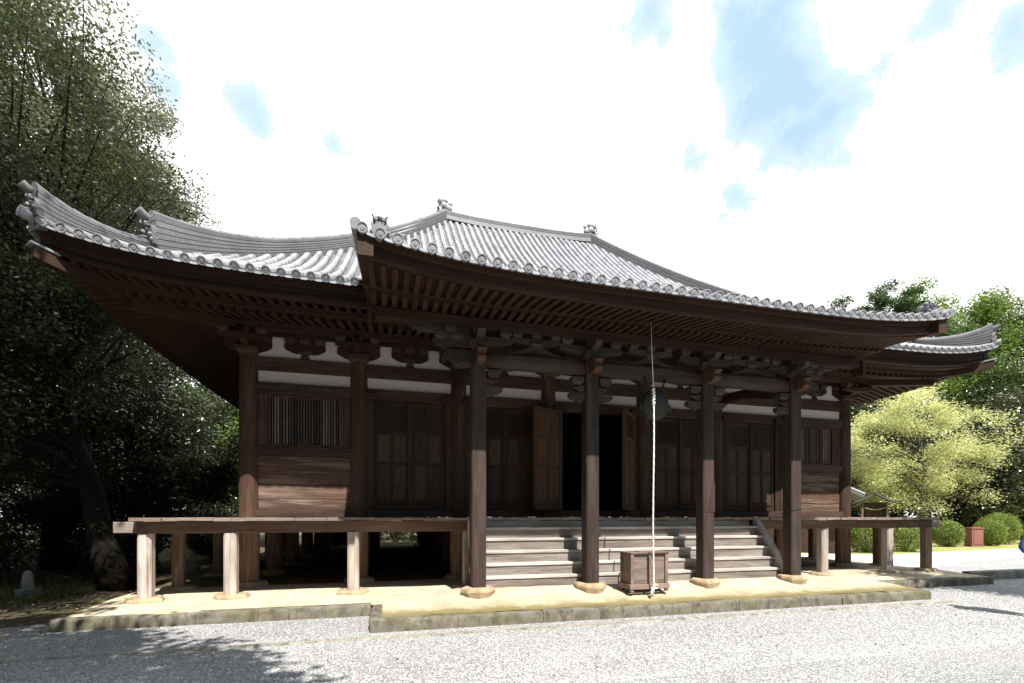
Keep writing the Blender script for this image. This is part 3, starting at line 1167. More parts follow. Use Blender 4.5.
def swept_board(side, s0, s1, ztop, h, name, lo=None, hi=None, m='eave_x', lift=1.0, ins=0.0, n=60):
    mb = MB()
    lo0, hi0 = ((EX0, EX1) if side in 'fb' else (EY0, EY1))
    sc = (OVX / OVY) if side in 'fb' else (OVY / OVX)
    lo = lo0 + s0 * sc if lo is None else lo
    hi = hi0 - s0 * sc if hi is None else hi
    rings = []
    for k in range(n + 1):
        t = k / n
        t = 0.5 - 0.5 * math.cos(math.pi * t)
        a = lerp(lo, hi, t)
        def pf(s):
            return {'f': (a, EY0 + s), 'b': (a, EY1 - s), 'l': (EX0 + s, a), 'r': (EX1 - s, a)}[side]
        x, y = pf(0)
        aa = min(1.0, max(abs(2 * (a - (lo0 + hi0) / 2)) / (hi0 - lo0), 0))
        lf = 0.42 * aa ** 9 * lift
        zt = ztop + lf
        rings.append([(*pf(s0), zt - h), (*pf(s1), zt - h), (*pf(s1), zt), (*pf(s0), zt)])
    mb.loft(rings)
    return hp(mb, name, M[m])


for s_ in 'flrb':
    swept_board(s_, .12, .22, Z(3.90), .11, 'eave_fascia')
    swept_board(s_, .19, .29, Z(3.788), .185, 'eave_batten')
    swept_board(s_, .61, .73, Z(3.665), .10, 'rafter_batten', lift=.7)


def soffit():
    """boards above the rafters, following the lifted eave"""
    for s_ in 'flrb':
        lo0, hi0 = ((EX0, EX1) if s_ in 'fb' else (EY0, EY1))
        mb = MB()
        sl = [(.15, 3.668), (.86, 3.80), (.66, 3.575), (2.62, 4.105)]
        sc = (OVX / OVY) if s_ in 'fb' else (OVY / OVX)
        n = 70
        for q in (0, 2):
            vs = []
            for j in (q, q + 1):
                s, zz = sl[j]
                for k in range(n + 1):
                    a = lerp(lo0 + s * sc, hi0 - s * sc, 0.5 - 0.5 * math.cos(math.pi * k / n))
                    aa = min(1.0, abs(2 * (a - (lo0 + hi0) / 2)) / (hi0 - lo0))
                    lf = 0.42 * aa ** 9 * max(0.0, 1 - s / 2.3)
                    x, y = {'f': (a, EY0 + s), 'b': (a, EY1 - s), 'l': (EX0 + s, a), 'r': (EX1 - s, a)}[s_]
                    vs.append((x, y, Z(zz) + lf))
                    vs.append((x, y, Z(zz) + lf + .02))
            w = 2 * (n + 1)
            fs = []
            for k in range(n):
                fs.append((2 * k, 2 * k + 2, w + 2 * k + 2, w + 2 * k))
                fs.append((2 * k + 1, w + 2 * k + 1, w + 2 * k + 3, 2 * k + 3))
            mb.add(vs, fs)
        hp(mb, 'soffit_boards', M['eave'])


soffit()


def hip_rafters():
    for cx, cy, ex, ey in ((COLX[0], FY, EX0, EY0), (COLX[-1], FY, EX1, EY0), (COLX[0], BY, EX0, EY1), (COLX[-1], BY, EX1, EY1)):
        d = Vector((ex - cx, ey - cy, 0))
        L = d.length
        d.normalize()
        sd2 = Vector((-d.y, d.x, 0))
        def beam(name, r0, r1, zt0, zt1, w, h0, h1, up=0.0, m='eave'):
            mb = MB()
            rings = []
            for k in range(9):
                t = k / 8
                p = Vector((cx, cy, 0)) + d * lerp(r0, r1, t)
                zt = lerp(zt0, zt1, t) + up * t ** 3
                h = lerp(h0, h1, t)
                rings.append([p - sd2 * w / 2 + Vector((0, 0, zt - h)), p + sd2 * w / 2 + Vector((0, 0, zt - h)), p + sd2 * w / 2 + Vector((0, 0, zt)), p - sd2 * w / 2 + Vector((0, 0, zt))])
            mb.loft(rings)
            return hp(mb, name, M[m], loc=(cx, cy, Z(3.5)), bevel=.008)
        beam('hip_rafter', -.3, L * .60, Z(3.98), Z(3.69), .17, .26, .24)
        b = beam('hip_rafter', L * .50, L - .14, Z(3.80), Z(3.76), .16, .15, .17, up=.16)
        c = MB()
        p0 = Vector((cx, cy, 0)) + d * (L - .42)
        p1 = Vector((cx, cy, 0)) + d * (L - .10)
        q = [p0 - sd2 * .10, p0 + sd2 * .10, p1 + sd2 * .10, p1 - sd2 * .10]
        c.hexa([(v.x, v.y, Z(3.88 + .0)) for v in q[:2]] + [(v.x, v.y, Z(3.935)) for v in q[2:]] + [(v.x, v.y, Z(3.91)) for v in q[:2]] + [(v.x, v.y, Z(3.965)) for v in q[2:]])
        hp(c, 'metal_cap', M['cap'], b)


hip_rafters()

# ---- porch --------------------------------------------------------------------
def porch_column(i, x):
    w = 0.128
    c = 0.022
    y = PY
    poly = [(x - w + c, y - w), (x + w - c, y - w), (x + w, y - w + c), (x + w, y + w - c), (x + w - c, y + w), (x - w + c, y + w), (x - w, y + w - c), (x - w, y - w + c)]
    mb = MB()
    z0 = GZ + .235
    mb.prism(poly, z0, Z(2.88), 'xy')
    col = hp(mb, 'porch_column', M['porch_z'], loc=(x, y, z0), bevel=.004)
    st = MB()
    rg = random.Random(i + 40)
    n = 9
    rings = []
    ring = [rg.uniform(.25, .31) for _ in range(n)]
    a0 = rg.uniform(0, 1)
    for zz, k in ((GZ - .02, .78), (GZ + .07, .93), (GZ + .17, 1.04), (GZ + .225, 1.0), (GZ + .245, .82)):
        rings.append([(x + ring[q] * k * math.cos(a0 + 2 * math.pi * q / n), y + ring[q] * k * math.sin(a0 + 2 * math.pi * q / n), zz + rg.uniform(-.012, .012) * (zz < GZ + .24)) for q in range(n)])
    st.loft(rings)
    hp(st, 'base_stone', M['base_stone'], col, loc=(x, y, GZ), bevel=.02)
    if i == 2:
        p = MB()
        p.box(x - .085, x + .126, y - w - .008, y - w + .02, Z(.10), Z(.68))
        hp(p, 'repair_patch', M['porch_z'], col, loc=(x, y, Z(.1)))
    if i == 3:
        p = MB()
        p.tube([(x - w - .008, y - w - .006, Z(.14)), (x + w + .006, y - w - .008, Z(.17)), (x + w + .008, y + w, Z(.17)), (x - w - .008, y + w, Z(.16)), (x - w - .008, y - w - .006, Z(.14))], [.007] * 5, 6)
        hp(p, 'wire_band', M['iron'], col, loc=(x, y, Z(.15)))
    return col


def xbracket_porch(x, y, end=0):
    """bracket set on a porch column, carrying the porch purlin"""
    mb = MB()
    block(mb, x, y, Z(2.881), Z(3.02), .36, .36)
    root = hp(mb, 'porch_bracket', M['grey_x'], loc=(x, y, Z(2.88)), bevel=.006)
    a = MB()
    a.prism(arm_poly(x, Z(2.98), Z(3.13), .62, .15), y - .07, y + .07)
    hp(a, 'bracket_arm', M['grey_x'], root, loc=(x, y, Z(3.0)), bevel=.005)
    a = MB()
    a.prism([(y + .35, Z(3.02)), (y - .20, Z(3.02)), (y - .36, Z(3.05)), (y - .42, Z(3.13)), (y + .35, Z(3.13))], x - .065, x + .065, 'yz')
    hp(a, 'bracket_arm', M['grey_x'], root, loc=(x, y, Z(3.0)), bevel=.005)
    for dx in (-.5, -.02, .46):
        b = MB()
        block(b, x + .02 + dx, y, Z(3.131), Z(3.248), .21)
        hp(b, 'bearing_block', M['grey_x'], root, loc=(x + dx, y, Z(3.13)), bevel=.005)
    # beast-head nosing pointing forward on the column top
    a = MB()
    a.prism([(y - .13, Z(2.60)), (y - .30, Z(2.60)), (y - .40, Z(2.67)), (y - .36, Z(2.74)), (y - .44, Z(2.80)), (y - .36, Z(2.87)), (y - .13, Z(2.87))], x - .075, x + .075, 'yz')
    hp(a, 'carved_nosing', M['door_warm'], root, loc=(x, y, Z(2.7)), bevel=.012)
    return root


def corbel(x, y, s):
    """carved arm and block beside a column, below the rainbow beam"""
    a = MB()
    pts = [(x + s * .13, Z(2.14)), (x + s * .27, Z(2.12)), (x + s * .33, Z(2.155)), (x + s * .37, Z(2.15)), (x + s * .43, Z(2.20)), (x + s * .43, Z(2.265)), (x + s * .13, Z(2.285))]
    a.prism(pts if s > 0 else pts[::-1], y - .065, y + .065)
    o = hp(a, 'corbel', M['grey_x'], loc=(x, y, Z(2.2)), bevel=.008)
    b = MB()
    b.prism(([(x + s * .13, Z(2.29)), (x + s * .24, Z(2.29)), (x + s * .36, Z(2.36)), (x + s * .13, Z(2.42))])[::s], y - .055, y + .055)
    block(b, x + s * .27, y, Z(2.42), Z(2.555), .23, .2)
    hp(b, 'bearing_block', M['grey_x'], o, loc=(x, y, Z(2.45)), bevel=.006)


def rainbow_beam(x0, x1, y):
    """gently arched beam between two porch columns"""
    mb = MB()
    n = 14
    rings = []
    for k in range(n + 1):
        t = k / n
        x = lerp(x0 + .125, x1 - .125, t)
        e = abs(2 * t - 1)
        arch = .055 * (1 - e ** 4)
        thin = .05 * max(0, (e - .8) / .2) ** 1.5
        zb, zt = Z(2.555) + arch + thin, Z(2.83) + arch * .9
        d = .095 - .02 * max(0, (e - .8) / .2)
        rings.append([(x, y - d * .7, zb), (x, y + d * .7, zb), (x, y + d, lerp(zb, zt, .25)), (x, y + d, lerp(zb, zt, .8)), (x, y + d * .6, zt), (x, y - d * .6, zt), (x, y - d, lerp(zb, zt, .8)), (x, y - d, lerp(zb, zt, .25))])
    mb.loft(rings)
    b = hp(mb, 'rainbow_beam', M['grey_x'], loc=((x0 + x1) / 2, y, Z(2.6)), smooth=True, angle=35)
    # frog-leg strut with block and arm in the middle of the bay
    xm = (x0 + x1) / 2
    k = MB()
    L = [(-.50, 2.872), (-.30, 2.872), (-.20, 2.91), (-.10, 2.925), (0, 2.93)]
    T = [(0, 3.03), (-.13, 3.03), (-.20, 2.98), (-.32, 2.935), (-.46, 2.91)]
    left = [(xm + a, Z(z)) for a, z in L] + [(xm + a, Z(z)) for a, z in T]
    right = [(2 * xm - a, z) for a, z in left[::-1]]
    k.prism(left, y - .05, y + .05)
    k.prism([(2 * xm - a, z) for a, z in left][::-1], y - .0495, y + .0505)
    s = hp(k, 'frog_leg_strut', M['grey_x'], loc=(xm, y, Z(2.88)))
    q = MB()
    block(q, xm, y, Z(3.031), Z(3.10), .24, .2)
    hp(q, 'bearing_block', M['grey_x'], s, loc=(xm, y, Z(3.03)), bevel=.005)
    q = MB()
    q.prism(arm_poly(xm, Z(3.06), Z(3.17), .46, .12), y - .06, y + .06)
    hp(q, 'bracket_arm', M['grey_x'], s, loc=(xm, y, Z(3.1)), bevel=.005)
    for dx in (-.36, 0, .36):
        q = MB()
        block(q, xm + dx, y, Z(3.171), Z(3.249), .18)
        hp(q, 'bearing_block', M['grey_x'], s, loc=(xm + dx, y, Z(3.17)), bevel=.004)


for i, x in enumerate(PX):
    porch_column(i, x)
    xbracket_porch(x, PY)
    for s in (-1, 1):
        if not ((i == 0 and s < 0) or (i == 3 and s > 0)):
            corbel(x, PY, s)
for a, b in zip(PX[:-1], PX[1:]):
    rainbow_beam(a, b, PY)


def end_nosing(x, s):
    """carved elephant-trunk nosing and stepped arms outside the outer porch columns"""
    a = MB()
    pts = [(.12, 2.58), (.28, 2.56), (.40, 2.60), (.46, 2.68), (.54, 2.70), (.58, 2.64), (.64, 2.70), (.60, 2.80), (.48, 2.85), (.30, 2.87), (.12, 2.87)]
    P2 = [(x + s * u, Z(v)) for u, v in pts]
    a.prism(P2, PY - .075, PY + .075)
    hp(a, 'carved_nosing', M['grey_x'], loc=(x, PY, Z(2.7)), bevel=.015)
    for u0, u1, z0, z1 in ((.12, .78, 2.90, 3.01), (.12, 1.18, 3.135, 3.245)):
        a = MB()
        pts = [(u0, z0), (u1 - .22, z0), (u1 - .06, z0 + .04), (u1, z1), (u0, z1)]
        a.prism([(x + s * u, Z(v)) for u, v in pts], PY - .06, PY + .06)
        o = hp(a, 'bracket_arm', M['grey_x'], loc=(x, PY, Z(z0)), bevel=.006)
        for u in (u1 - .13, u1 - .42):
            b = MB()
            if z1 < 3.2:
                block(b, x + s * u, PY, Z(z1 + .001), Z(z1 + .12), .2)
                hp(b, 'bearing_block', M['grey_x'], o, loc=(x, PY, Z(z1)), bevel=.005)


end_nosing(PX[0], -1)
end_nosing(PX[3], 1)


def tie_to_hall(x):
    """curved beam from porch column back to the hall column"""
    mb = MB()
    rings = []
    for k in range(13):
        t = k / 12
        y = lerp(PY + .13, FY - .16, t)
        zb = Z(2.50) + .12 * math.sin(math.pi * t) + .30 * (t * t * (3 - 2 * t))
        h = .22 - .02 * abs(2 * t - 1)
        rings.append([(x - .07, y, zb), (x + .07, y, zb), (x + .085, y, zb + h * .3), (x + .085, y, zb + h * .8), (x + .05, y, zb + h), (x - .05, y, zb + h), (x - .085, y, zb + h * .8), (x - .085, y, zb + h * .3)])
    mb.loft(rings)
    hp(mb, 'link_beam', M['eave'], loc=(x, PY, Z(2.6)), smooth=True, angle=40)


for x in (PX[0], PX[3]):
    tie_to_hall(x)


def porch_eaves():
    panel_box('porch_purlin', 'eave_x', KX0 + .22, KX1 - .22, PY - .10, PY + .10, Z(3.25), Z(3.425), bevel=.01)
    n = 64
    for k in range(n):
        a = lerp(KX0 + .20, KX1 - .20, k / (n - 1))
        lf = klift(a)
        def pf(s, d, a=a):
            return (a + d, KY + s)
        def zl(s):
            return lf * max(0, 1 - s / 1.7)
        top = lambda s: Z(3.33) + (s - .24) * .21 + zl(s)
        rafters['flying_rafter'].append((rafter_geo(pf, .27, 1.30, top(.27), top(1.30), .078, .075), 'k'))
        top2 = lambda s: Z(3.462) + (s - 1.14) * .10 + zl(s)
        rafters['rafter'].append((rafter_geo(pf, 1.14, 1.94, top2(1.14), top2(1.94), .082, .08), 'k'))

    def swept(name, y0, y1, zt, h, lift=1.0, m='eave_x', x0=KX0 + .05, x1=KX1 - .05):
        mb = MB()
        rings = []
        for k in range(41):
            a = lerp(x0, x1, k / 40)
            z = Z(zt) + klift(a) * lift
            rings.append([(a, y0, z - h), (a, y1, z - h), (a, y1, z), (a, y0, z)])
        mb.loft(rings)
        hp(mb, name, M[m], loc=(CX, y0, Z(zt)))
    swept('eave_fascia', KY + .12, KY + .20, 3.50, .09)
    swept('eave_batten', KY + .18, KY + .29, 3.408, .145)
    swept('rafter_batten', KY + 1.10, KY + 1.22, 3.525, .08, .35)
    # soffit boards
    mb = MB()
    for (s0, z0, s1, z1) in ((.2, 3.325, 1.32, 3.560), (1.15, 3.468, 1.94, 3.55)):
        rows = []
        for s, zz in ((s0, z0), (s1, z1)):
            rows.append([(lerp(KX0 + .08, KX1 - .08, k / 40), KY + s, Z(zz) + .003 + klift(lerp(KX0, KX1, k / 40)) * max(0, 1 - s / 1.7)) for k in range(41)])
        mb.loft(rows, closed=False)
    hp(mb, 'soffit_boards', M['eave'], loc=(CX, KY, Z(3.4)))
    # barge boards at both ends of the porch roof
    for x, s in ((KX0 + .04, 1), (KX1 - .04, -1)):
        mb = MB()
        rings = []
        for k in range(13):
            y = lerp(KY + .04, KJ, k / 12)
            zt = zporch(x, y) - .02
            h = lerp(.30, .42, k / 12)
            rings.append([(x, y, zt - h), (x + s * .20, y, zt - h), (x + s * .20, y, zt), (x, y, zt)])
        mb.loft(rings)
        hp(mb, 'barge_board', M['eave'], loc=(x, KY, Z(3.5)))
        mb = MB()
        mb.box(x + s * .065 - (0 if s > 0 else .30), x + s * .065 + (.30 if s > 0 else 0), PY - .07, PY + .07, Z(3.252), Z(3.495))
        q = MB()
        q.prism([(x + s * .065, Z(3.10)), (x + s * .095, Z(3.06)), (x + s * .125, Z(3.10)), (x + s * .125, Z(3.40)), (x + s * .065, Z(3.40))][::s], PY - .13, PY + .13)
        hp(q, 'gable_pendant', M['eave'], loc=(x, PY, Z(3.2)))


porch_eaves()


def emit_rafters():
    for nm, lst in rafters.items():
        # those that show largest come first: porch, front, then the sides
        order = {'k': 0, 'f': 1, 'l': 2, 'r': 3, 'b': 4}
        def front_key(g):
            x = g[0][0][0]
            return (order[g[1]], 0 if g[1] != 'f' else (0 if x < KX0 + .4 else 1), abs(x))
        lst.sort(key=front_key)
        for geo, s_ in lst[:98]:
            mb = MB()
            mb.hexa(geo)
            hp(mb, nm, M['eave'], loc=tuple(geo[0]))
        rest = MB()
        for geo, s_ in lst[98:]:
            rest.hexa(geo)
        o = hp(rest, 'side_rafters' if nm == 'rafter' else 'side_flying_rafters', M['eave'], loc=(CX, RY, Z(3.6)))
        o['kind'] = 'stuff'


emit_rafters()

# ---- tiled roof -----------------------------------------------------------------
PITCH = 0.2245
TR = 0.066


def tile_slope(side):
    """rows of half-round cover tiles over stepped pan tiles, with round eave discs"""
    mb = MB()
    lo, hi = (EX0, EX1) if side in 'fb' else (EY0, EY1)
    n = int(round((hi - lo - .12) / PITCH))
    pitch = (hi - lo - .12) / n
    axis = [lo + .06 + pitch * k for k in range(n + 1)]

    def limits(a):
        if side in 'fb':
            m = min(1.0, (a - EX0) / HX, (EX1 - a) / HX)
            L = HY * max(m, 0)
        else:
            m = min(1.0, (a - EY0) / HY, (EY1 - a) / HY)
            L = HX * max(m, 0)
        return L

    def point(a, s):
        x, y = {'f': (a, EY0 + s), 'b': (a, EY1 - s), 'l': (EX0 + s, a), 'r': (EX1 - s, a)}[side]
        if side == 'f' and KX0 - .05 <= a <= KX1 + .05:
            return Vector((x, y, zporch(x, y)))
        return Vector((x, y, zmain(x, y)))
    lat = {'f': Vector((1, 0, 0)), 'b': Vector((-1, 0, 0)), 'l': Vector((0, -1, 0)), 'r': Vector((0, 1, 0))}[side]
    pan = MB()
    kmode = side == 'f'
    wig = random.Random(17)
    for idx, a in enumerate(axis):
        porch = kmode and KX0 - .05 <= a <= KX1 + .05
        s0 = (KY - EY0) if porch else 0.0
        L = limits(a)
        if L - s0 < .12:
            continue
        # cover tiles
        step = .30
        ns = max(1, int(round((L - s0) / step)))
        for k in range(ns):
            sa, sb = lerp(s0, L, k / ns), lerp(s0, L, (k + 1) / ns)
            rings = []
            for s, r in ((sa, TR * 1.01), (sb - .004, TR * .97)):
                p = point(a, s)
                q = point(a, s + .05)
                d = (q - p).normalized()
                nrm = lat.cross(d).normalized()
                if nrm.z < 0:
                    nrm = -nrm
                p = p + nrm * .022 + lat * wig.uniform(-.004, .004) + nrm * wig.uniform(-.002, .003)
                rings.append([p + lat * math.cos(math.pi * j / 7) * r + nrm * (math.sin(math.pi * j / 7) * r if 0 < j < 7 else -.02) for j in range(8)])
            mb.loft(rings, closed=False)
            if k == 0:
                # round eave disc with a raised rim
                p = point(a, s0)
                q = point(a, s0 + .05)
                d = (q - p).normalized()
                nrm = lat.cross(d).normalized()
                if nrm.z < 0:
                    nrm = -nrm
                c = p + nrm * .026
                rr = []
                for rad, off in ((.069, .05), (.071, -.024), (.058, -.026), (.054, -.016), (.032, -.016), (.028, -.022), (.004, -.023)):
                    rr.append([c + d * off + (lat * math.cos(2 * math.pi * j / 14) + nrm * math.sin(2 * math.pi * j / 14)) * rad for j in range(14)])
                mb.loft(rr, closed=True, caps=False)
        # pan tiles to the next row
        if idx == n:
            break
        b = axis[idx + 1]
        pb = kmode and KX0 - .05 <= b <= KX1 + .05
        if porch != pb:
            s0 = 0.0 if side != 'f' else 0.0
        Lm = min(L, limits(b)) + .05 if 0 < idx < n - 1 else L
        Lm = max(L, limits(b))
        step = .17
        ns = max(1, int((Lm - s0) / step))
        rows = []
        for k in range(ns):
            sa, sb = lerp(s0, Lm, k / ns), lerp(s0, Lm, (k + 1) / ns)
            for s, dz in ((sa, .018), (sb, .0)):
                row = []
                for f, ez in ((0.0, .004), (.3, -.022), (.5, -.032), (.7, -.022), (1.0, .004)):
                    aa = lerp(a, b, f)
                    if porch != pb:
                        x, y = aa, EY0 + s
                        p = Vector((x, y, max(zmain(x, y), zporch(x, y) if s > 1.7 else 0)))
                    else:
                        p = point(aa, s)
                    row.append(p + Vector((0, 0, dz + ez)))
                rows.append(row)
        pan.loft(rows, closed=False)
        # drooping face of the eave pan tile
        if porch == pb:
            top, bot, bot2 = [], [], []
            for f in (0.22, .35, .5, .65, .78):
                p = point(lerp(a, b, f), s0)
                sag = -.026 * (1 - (2 * f - 1) ** 2)
                out = (point(a, s0) - point(a, s0 + .05)).normalized() * .012
                top.append(p + out + Vector((0, 0, .016 + sag)))
                bot.append(p + out + Vector((0, 0, -.022 + sag)))
                bot2.append(p - out * 3 + Vector((0, 0, -.022 + sag)))
            mb.loft([top, bot, bot2], closed=False)
    o = hp(mb, 'roof_slope', M['tile'], loc=(CX, RY, Z(4)), smooth=True, angle=40)
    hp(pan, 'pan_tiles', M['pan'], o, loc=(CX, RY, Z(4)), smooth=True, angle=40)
    return o


for s_ in 'flrb':
    tile_slope(s_)


def roof_deck():
    """timber bed below the tiles"""
    mb = MB()
    def grid(side, a0, a1, s0, s1, zf, n, m_, dz):
        vs = []
        for j in range(m_ + 1):
            for i in range(n + 1):
                s = lerp(s0, s1, j / m_)
                k0 = s / (s1 or 1)
                lo, hi = a0(s), a1(s)
                a = lerp(lo, hi, i / n)
                x, y = {'f': (a, EY0 + s), 'b': (a, EY1 - s), 'l': (EX0 + s, a), 'r': (EX1 - s, a)}[side]
                vs.append((x, y, zf(x, y) - dz))
        w = n + 1
        mb.add(vs, [(j * w + i, j * w + i + 1, (j + 1) * w + i + 1, (j + 1) * w + i) for j in range(m_) for i in range(n)])
    for s_ in 'fb':
        grid(s_, lambda s: EX0 + .06 + s / HY * HX, lambda s: EX1 - .06 - s / HY * HX, .06, HY, zmain, 40, 14, .04)
    for s_ in 'lr':
        grid(s_, lambda s: EY0 + .06 + s / HX * HY, lambda s: EY1 - .06 - s / HX * HY, .06, HX, zmain, 40, 14, .04)
    vs = []
    for j in range(9):
        for i in range(41):
            y = lerp(KY + .04, KJ + .1, j / 8)
            x = lerp(KX0 + .03, KX1 - .03, i / 40)
            vs.append((x, y, zporch(x, y) - .035))
    mb.add(vs, [(j * 41 + i, j * 41 + i + 1, (j + 1) * 41 + i + 1, (j + 1) * 41 + i) for j in range(8) for i in range(40)])
    hp(mb, 'roof_bed', M['eave'], loc=(CX, RY, Z(4)))


roof_deck()


def ridge_sweep(pts, hs, width, name='ridge'):
    """stacked flat courses with a round cap: pts on the roof surface, hs ridge height at each"""
    mb = MB()
    n = len(pts)
    pts = [Vector(p) for p in pts]
    layers = 6
    secs = []
    for i, p in enumerate(pts):
        d = pts[min(i + 1, n - 1)] - pts[max(i - 1, 0)]
        d.z = 0
        d.normalize()
        s = Vector((-d.y, d.x, 0))
        secs.append((p, s, hs[i]))
    for k in range(layers):
        rings = []
        wk = width / 2 * (1 - .10 * k / layers) * (1.0 if k % 2 == 0 else .93)
        for p, s, h in secs:
            z0 = -.12 if k == 0 else h * k / layers + .002
            z1 = h * (k + 1) / layers - (.014 if k % 2 == 0 else 0.0)
            rings.append([p + s * wk + Vector((0, 0, z0)), p + s * (wk + .012) + Vector((0, 0, z0)), p + s * (wk + .012) + Vector((0, 0, z1)), p - s * (wk + .012) + Vector((0, 0, z1)), p - s * (wk + .012) + Vector((0, 0, z0)), p - s * wk + Vector((0, 0, z0))])
        mb.loft(rings)
    # cap in separate round tiles
    for i in range(n - 1):
        (p, s, h), (q, s2, h2) = secs[i], secs[i + 1]
        sub = max(1, int((q - p).length / .3))
        for j in range(sub):
            rings = []
            for t, r in ((j / sub, .092), ((j + 1) / sub - .01, .082)):
                c = p.lerp(q, t) + Vector((0, 0, lerp(h, h2, t)))
                ss = s.lerp(s2, t)
                rings.append([c + ss * math.cos(math.pi * a / 7) * r + Vector((0, 0, math.sin(math.pi * a / 7) * r)) for a in range(8)])
            mb.loft(rings, closed=True)
    return hp(mb, name, M['tile_dark'], loc=tuple(pts[0]), smooth=True, angle=40)


def ornament(p, d, sc=1.0, tube=True, parent=None):
    """demon-face end tile: shield plate with horns, brow, eyes, nose and jaw, and a round tile jutting out above"""
    d = Vector(d)
    d.z = 0
    d.normalize()
    s = Vector((-d.y, d.x, 0))
    p = Vector(p)
    def W_(u, v, w):
        return p + s * u * sc + Vector((0, 0, v * sc)) + d * w * sc
    mb = MB()
    prof = [(-.25, -.05), (-.27, .06), (-.20, .12), (-.22, .24), (-.16, .36), (-.08, .44), (0, .47)]
    poly = prof + [(-u, v) for u, v in reversed(prof[:-1])]
    n = len(poly)
    mb.add([W_(u, v, .0) for u, v in poly] + [W_(u, v, .09) for u, v in poly], [tuple(range(n)), tuple(range(2 * n - 1, n - 1, -1))] + [(i, (i + 1) % n, (i + 1) % n + n, i + n) for i in range(n)])
    def lump(u, v, w, r, ry=None):
        b = MB()
        b.ball((0, 0, 0), 1.0, 8, 5)
        ry = ry or r
        mb.add([W_(u + x * r, v + z * ry, w + y * r) for x, y, z in b.v], b.f)
    for u in (-1, 1):
        lump(u * .085, .25, .10, .05)
        lump(u * .10, .315, .10, .075, .03)
        lump(u * .15, .13, .09, .06)
        lump(u * .20, .02, .08, .055)
        mb.tube([W_(u * .12, .36, .07), W_(u * .19, .45, .09), W_(u * .20, .55, .07)], [.035 * sc, .025 * sc, .006], 6)
    lump(0, .19, .12, .055, .045)
    lump(0, .08, .10, .12, .04)
    lump(0, .40, .09, .06)
    o = hp(mb, 'ridge_ornament', M['tile_dark'], parent, loc=tuple(p), smooth=True, angle=50)
    if tube:
        t = MB()
        t.tube([W_(0, .47, -.25), W_(0, .50, 0), W_(0, .54, .12), W_(0, .60, .24)], [.085 * sc, .088 * sc, .09 * sc, .095 * sc], 12)
        hp(t, 'jutting_tile', M['tile_dark'], o, smooth=True, angle=50)
    return o


def ridges():
    for sx, sy in ((0, 0), (1, 0), (0, 1), (1, 1)):
        def hip(t):
            x = lerp(EX0, RX0, t) if sx == 0 else lerp(EX1, RX1, t)
            y = lerp(EY0, RY, t) if sy == 0 else lerp(EY1, RY, t)
            return (x, y, zmain(x, y))
        out = Vector(hip(0)) - Vector(hip(.1))
        ts = [.014 + (.20 - .014) * (k / 10) for k in range(11)]
        hs = [.13 + .36 * (1 - k / 10) ** 2.2 for k in range(11)]
        r = ridge_sweep([hip(t) for t in ts], hs, .26)
        ornament(Vector(hip(.016)) + Vector((0, 0, .08)), out, .66)
        ts = [.148 + (1.0 - .148) * (k / 24) for k in range(25)]
        hs = [.34 + .32 * max(0, 1 - k / 7) ** 2 for k in range(25)]
        r = ridge_sweep([hip(t) for t in ts], hs, .30)
        ornament(Vector(hip(.148)) + Vector((0, 0, .14)), out, .84)
        # round tile turned up at the very corner of the eave
        t = MB()
        c = Vector(hip(0.0))
        dd = Vector((out.x, out.y, 0)).normalized()
        t.tube([c - dd * .30 + Vector((0, 0, .02)), c - dd * .12 + Vector((0, 0, .03)), c + dd * .0 + Vector((0, 0, .05))], [.075, .078, .083], 12)
        hp(t, 'corner_tile', M['tile'], loc=tuple(c), smooth=True, angle=50)
    pts = [(lerp(RX0 - .12, RX1 + .12, k / 10), RY, zmain(CX, RY) - .02 + .10 * abs(k / 5 - 1) ** 3) for k in range(11)]
    ridge_sweep(pts, [.20] * 11, .36)
    for x, d in ((RX0 - .14, (-1, 0, 0)), (RX1 + .14, (1, 0, 0))):
        ornament((x, RY, zmain(CX, RY) + .02), d, 1.0, tube=False)
        t = MB()
        for u, v, r in ((-.10, .50, .15), (-.28, .42, .14), (.02, .66, .13), (-.16, .70, .10), (-.34, .60, .09)):
            t.ball((x + d[0] * u, RY, zmain(CX, RY) + .0 + v), (r, r * .8, r), 8, 6)
        hp(t, 'ridge_lion', M['tile'], loc=(x, RY, zmain(CX, RY)), smooth=True)
    # edge rows of the porch roof with small lion tiles
    for x, s in ((KX0 + .02, 1), (KX1 - .02, -1)):
        for dx, r, name in ((0, .075, 'edge_tile_row'), (.30, .098, 'edge_tile_row')):
            xx = x + s * dx
            t = MB()
            ys = [KY - .02 + (KJ + .2 - KY) * k / 14 for k in range(15)]
            for k in range(14):
                c0 = Vector((xx, ys[k], zporch(xx, ys[k]) + .055))
                c1 = Vector((xx, ys[k + 1] - .01, zporch(xx, ys[k + 1]) + .05))
                t.tube([c0, c1], [r, r * .93], 12)
            o = hp(t, name, M['tile'], loc=(xx, KY, zporch(xx, KY)), smooth=True, angle=50)
        xx = x + s * .30
        z = zporch(xx, KY + .1) + .13
        yb = KY + .13
        o = ornament((xx, yb, z - .07), (0, -1, 0), .50, tube=False)
        t = MB()
        for a, b, c, r in ((0, .10, .06, .10), (-.05, .04, .15, .05), (.05, .05, .16, .045), (0, .16, .12, .07), (-.08, .02, .07, .04), (.08, .02, .07, .04)):
            t.ball((xx + a, yb + b, z + c), (r, r, r * .9), 8, 5)
        hp(t, 'lion_tile', M['tile_dark'], loc=(xx, yb, z), smooth=True, angle=60)


ridges()

# ---- veranda and stairs -----------------------------------------------------------
VY = 9.1                     # front posts
VX0, VX1 = -3.95, 13.57
SX0, SX1 = 1.52, 8.08        # stairs


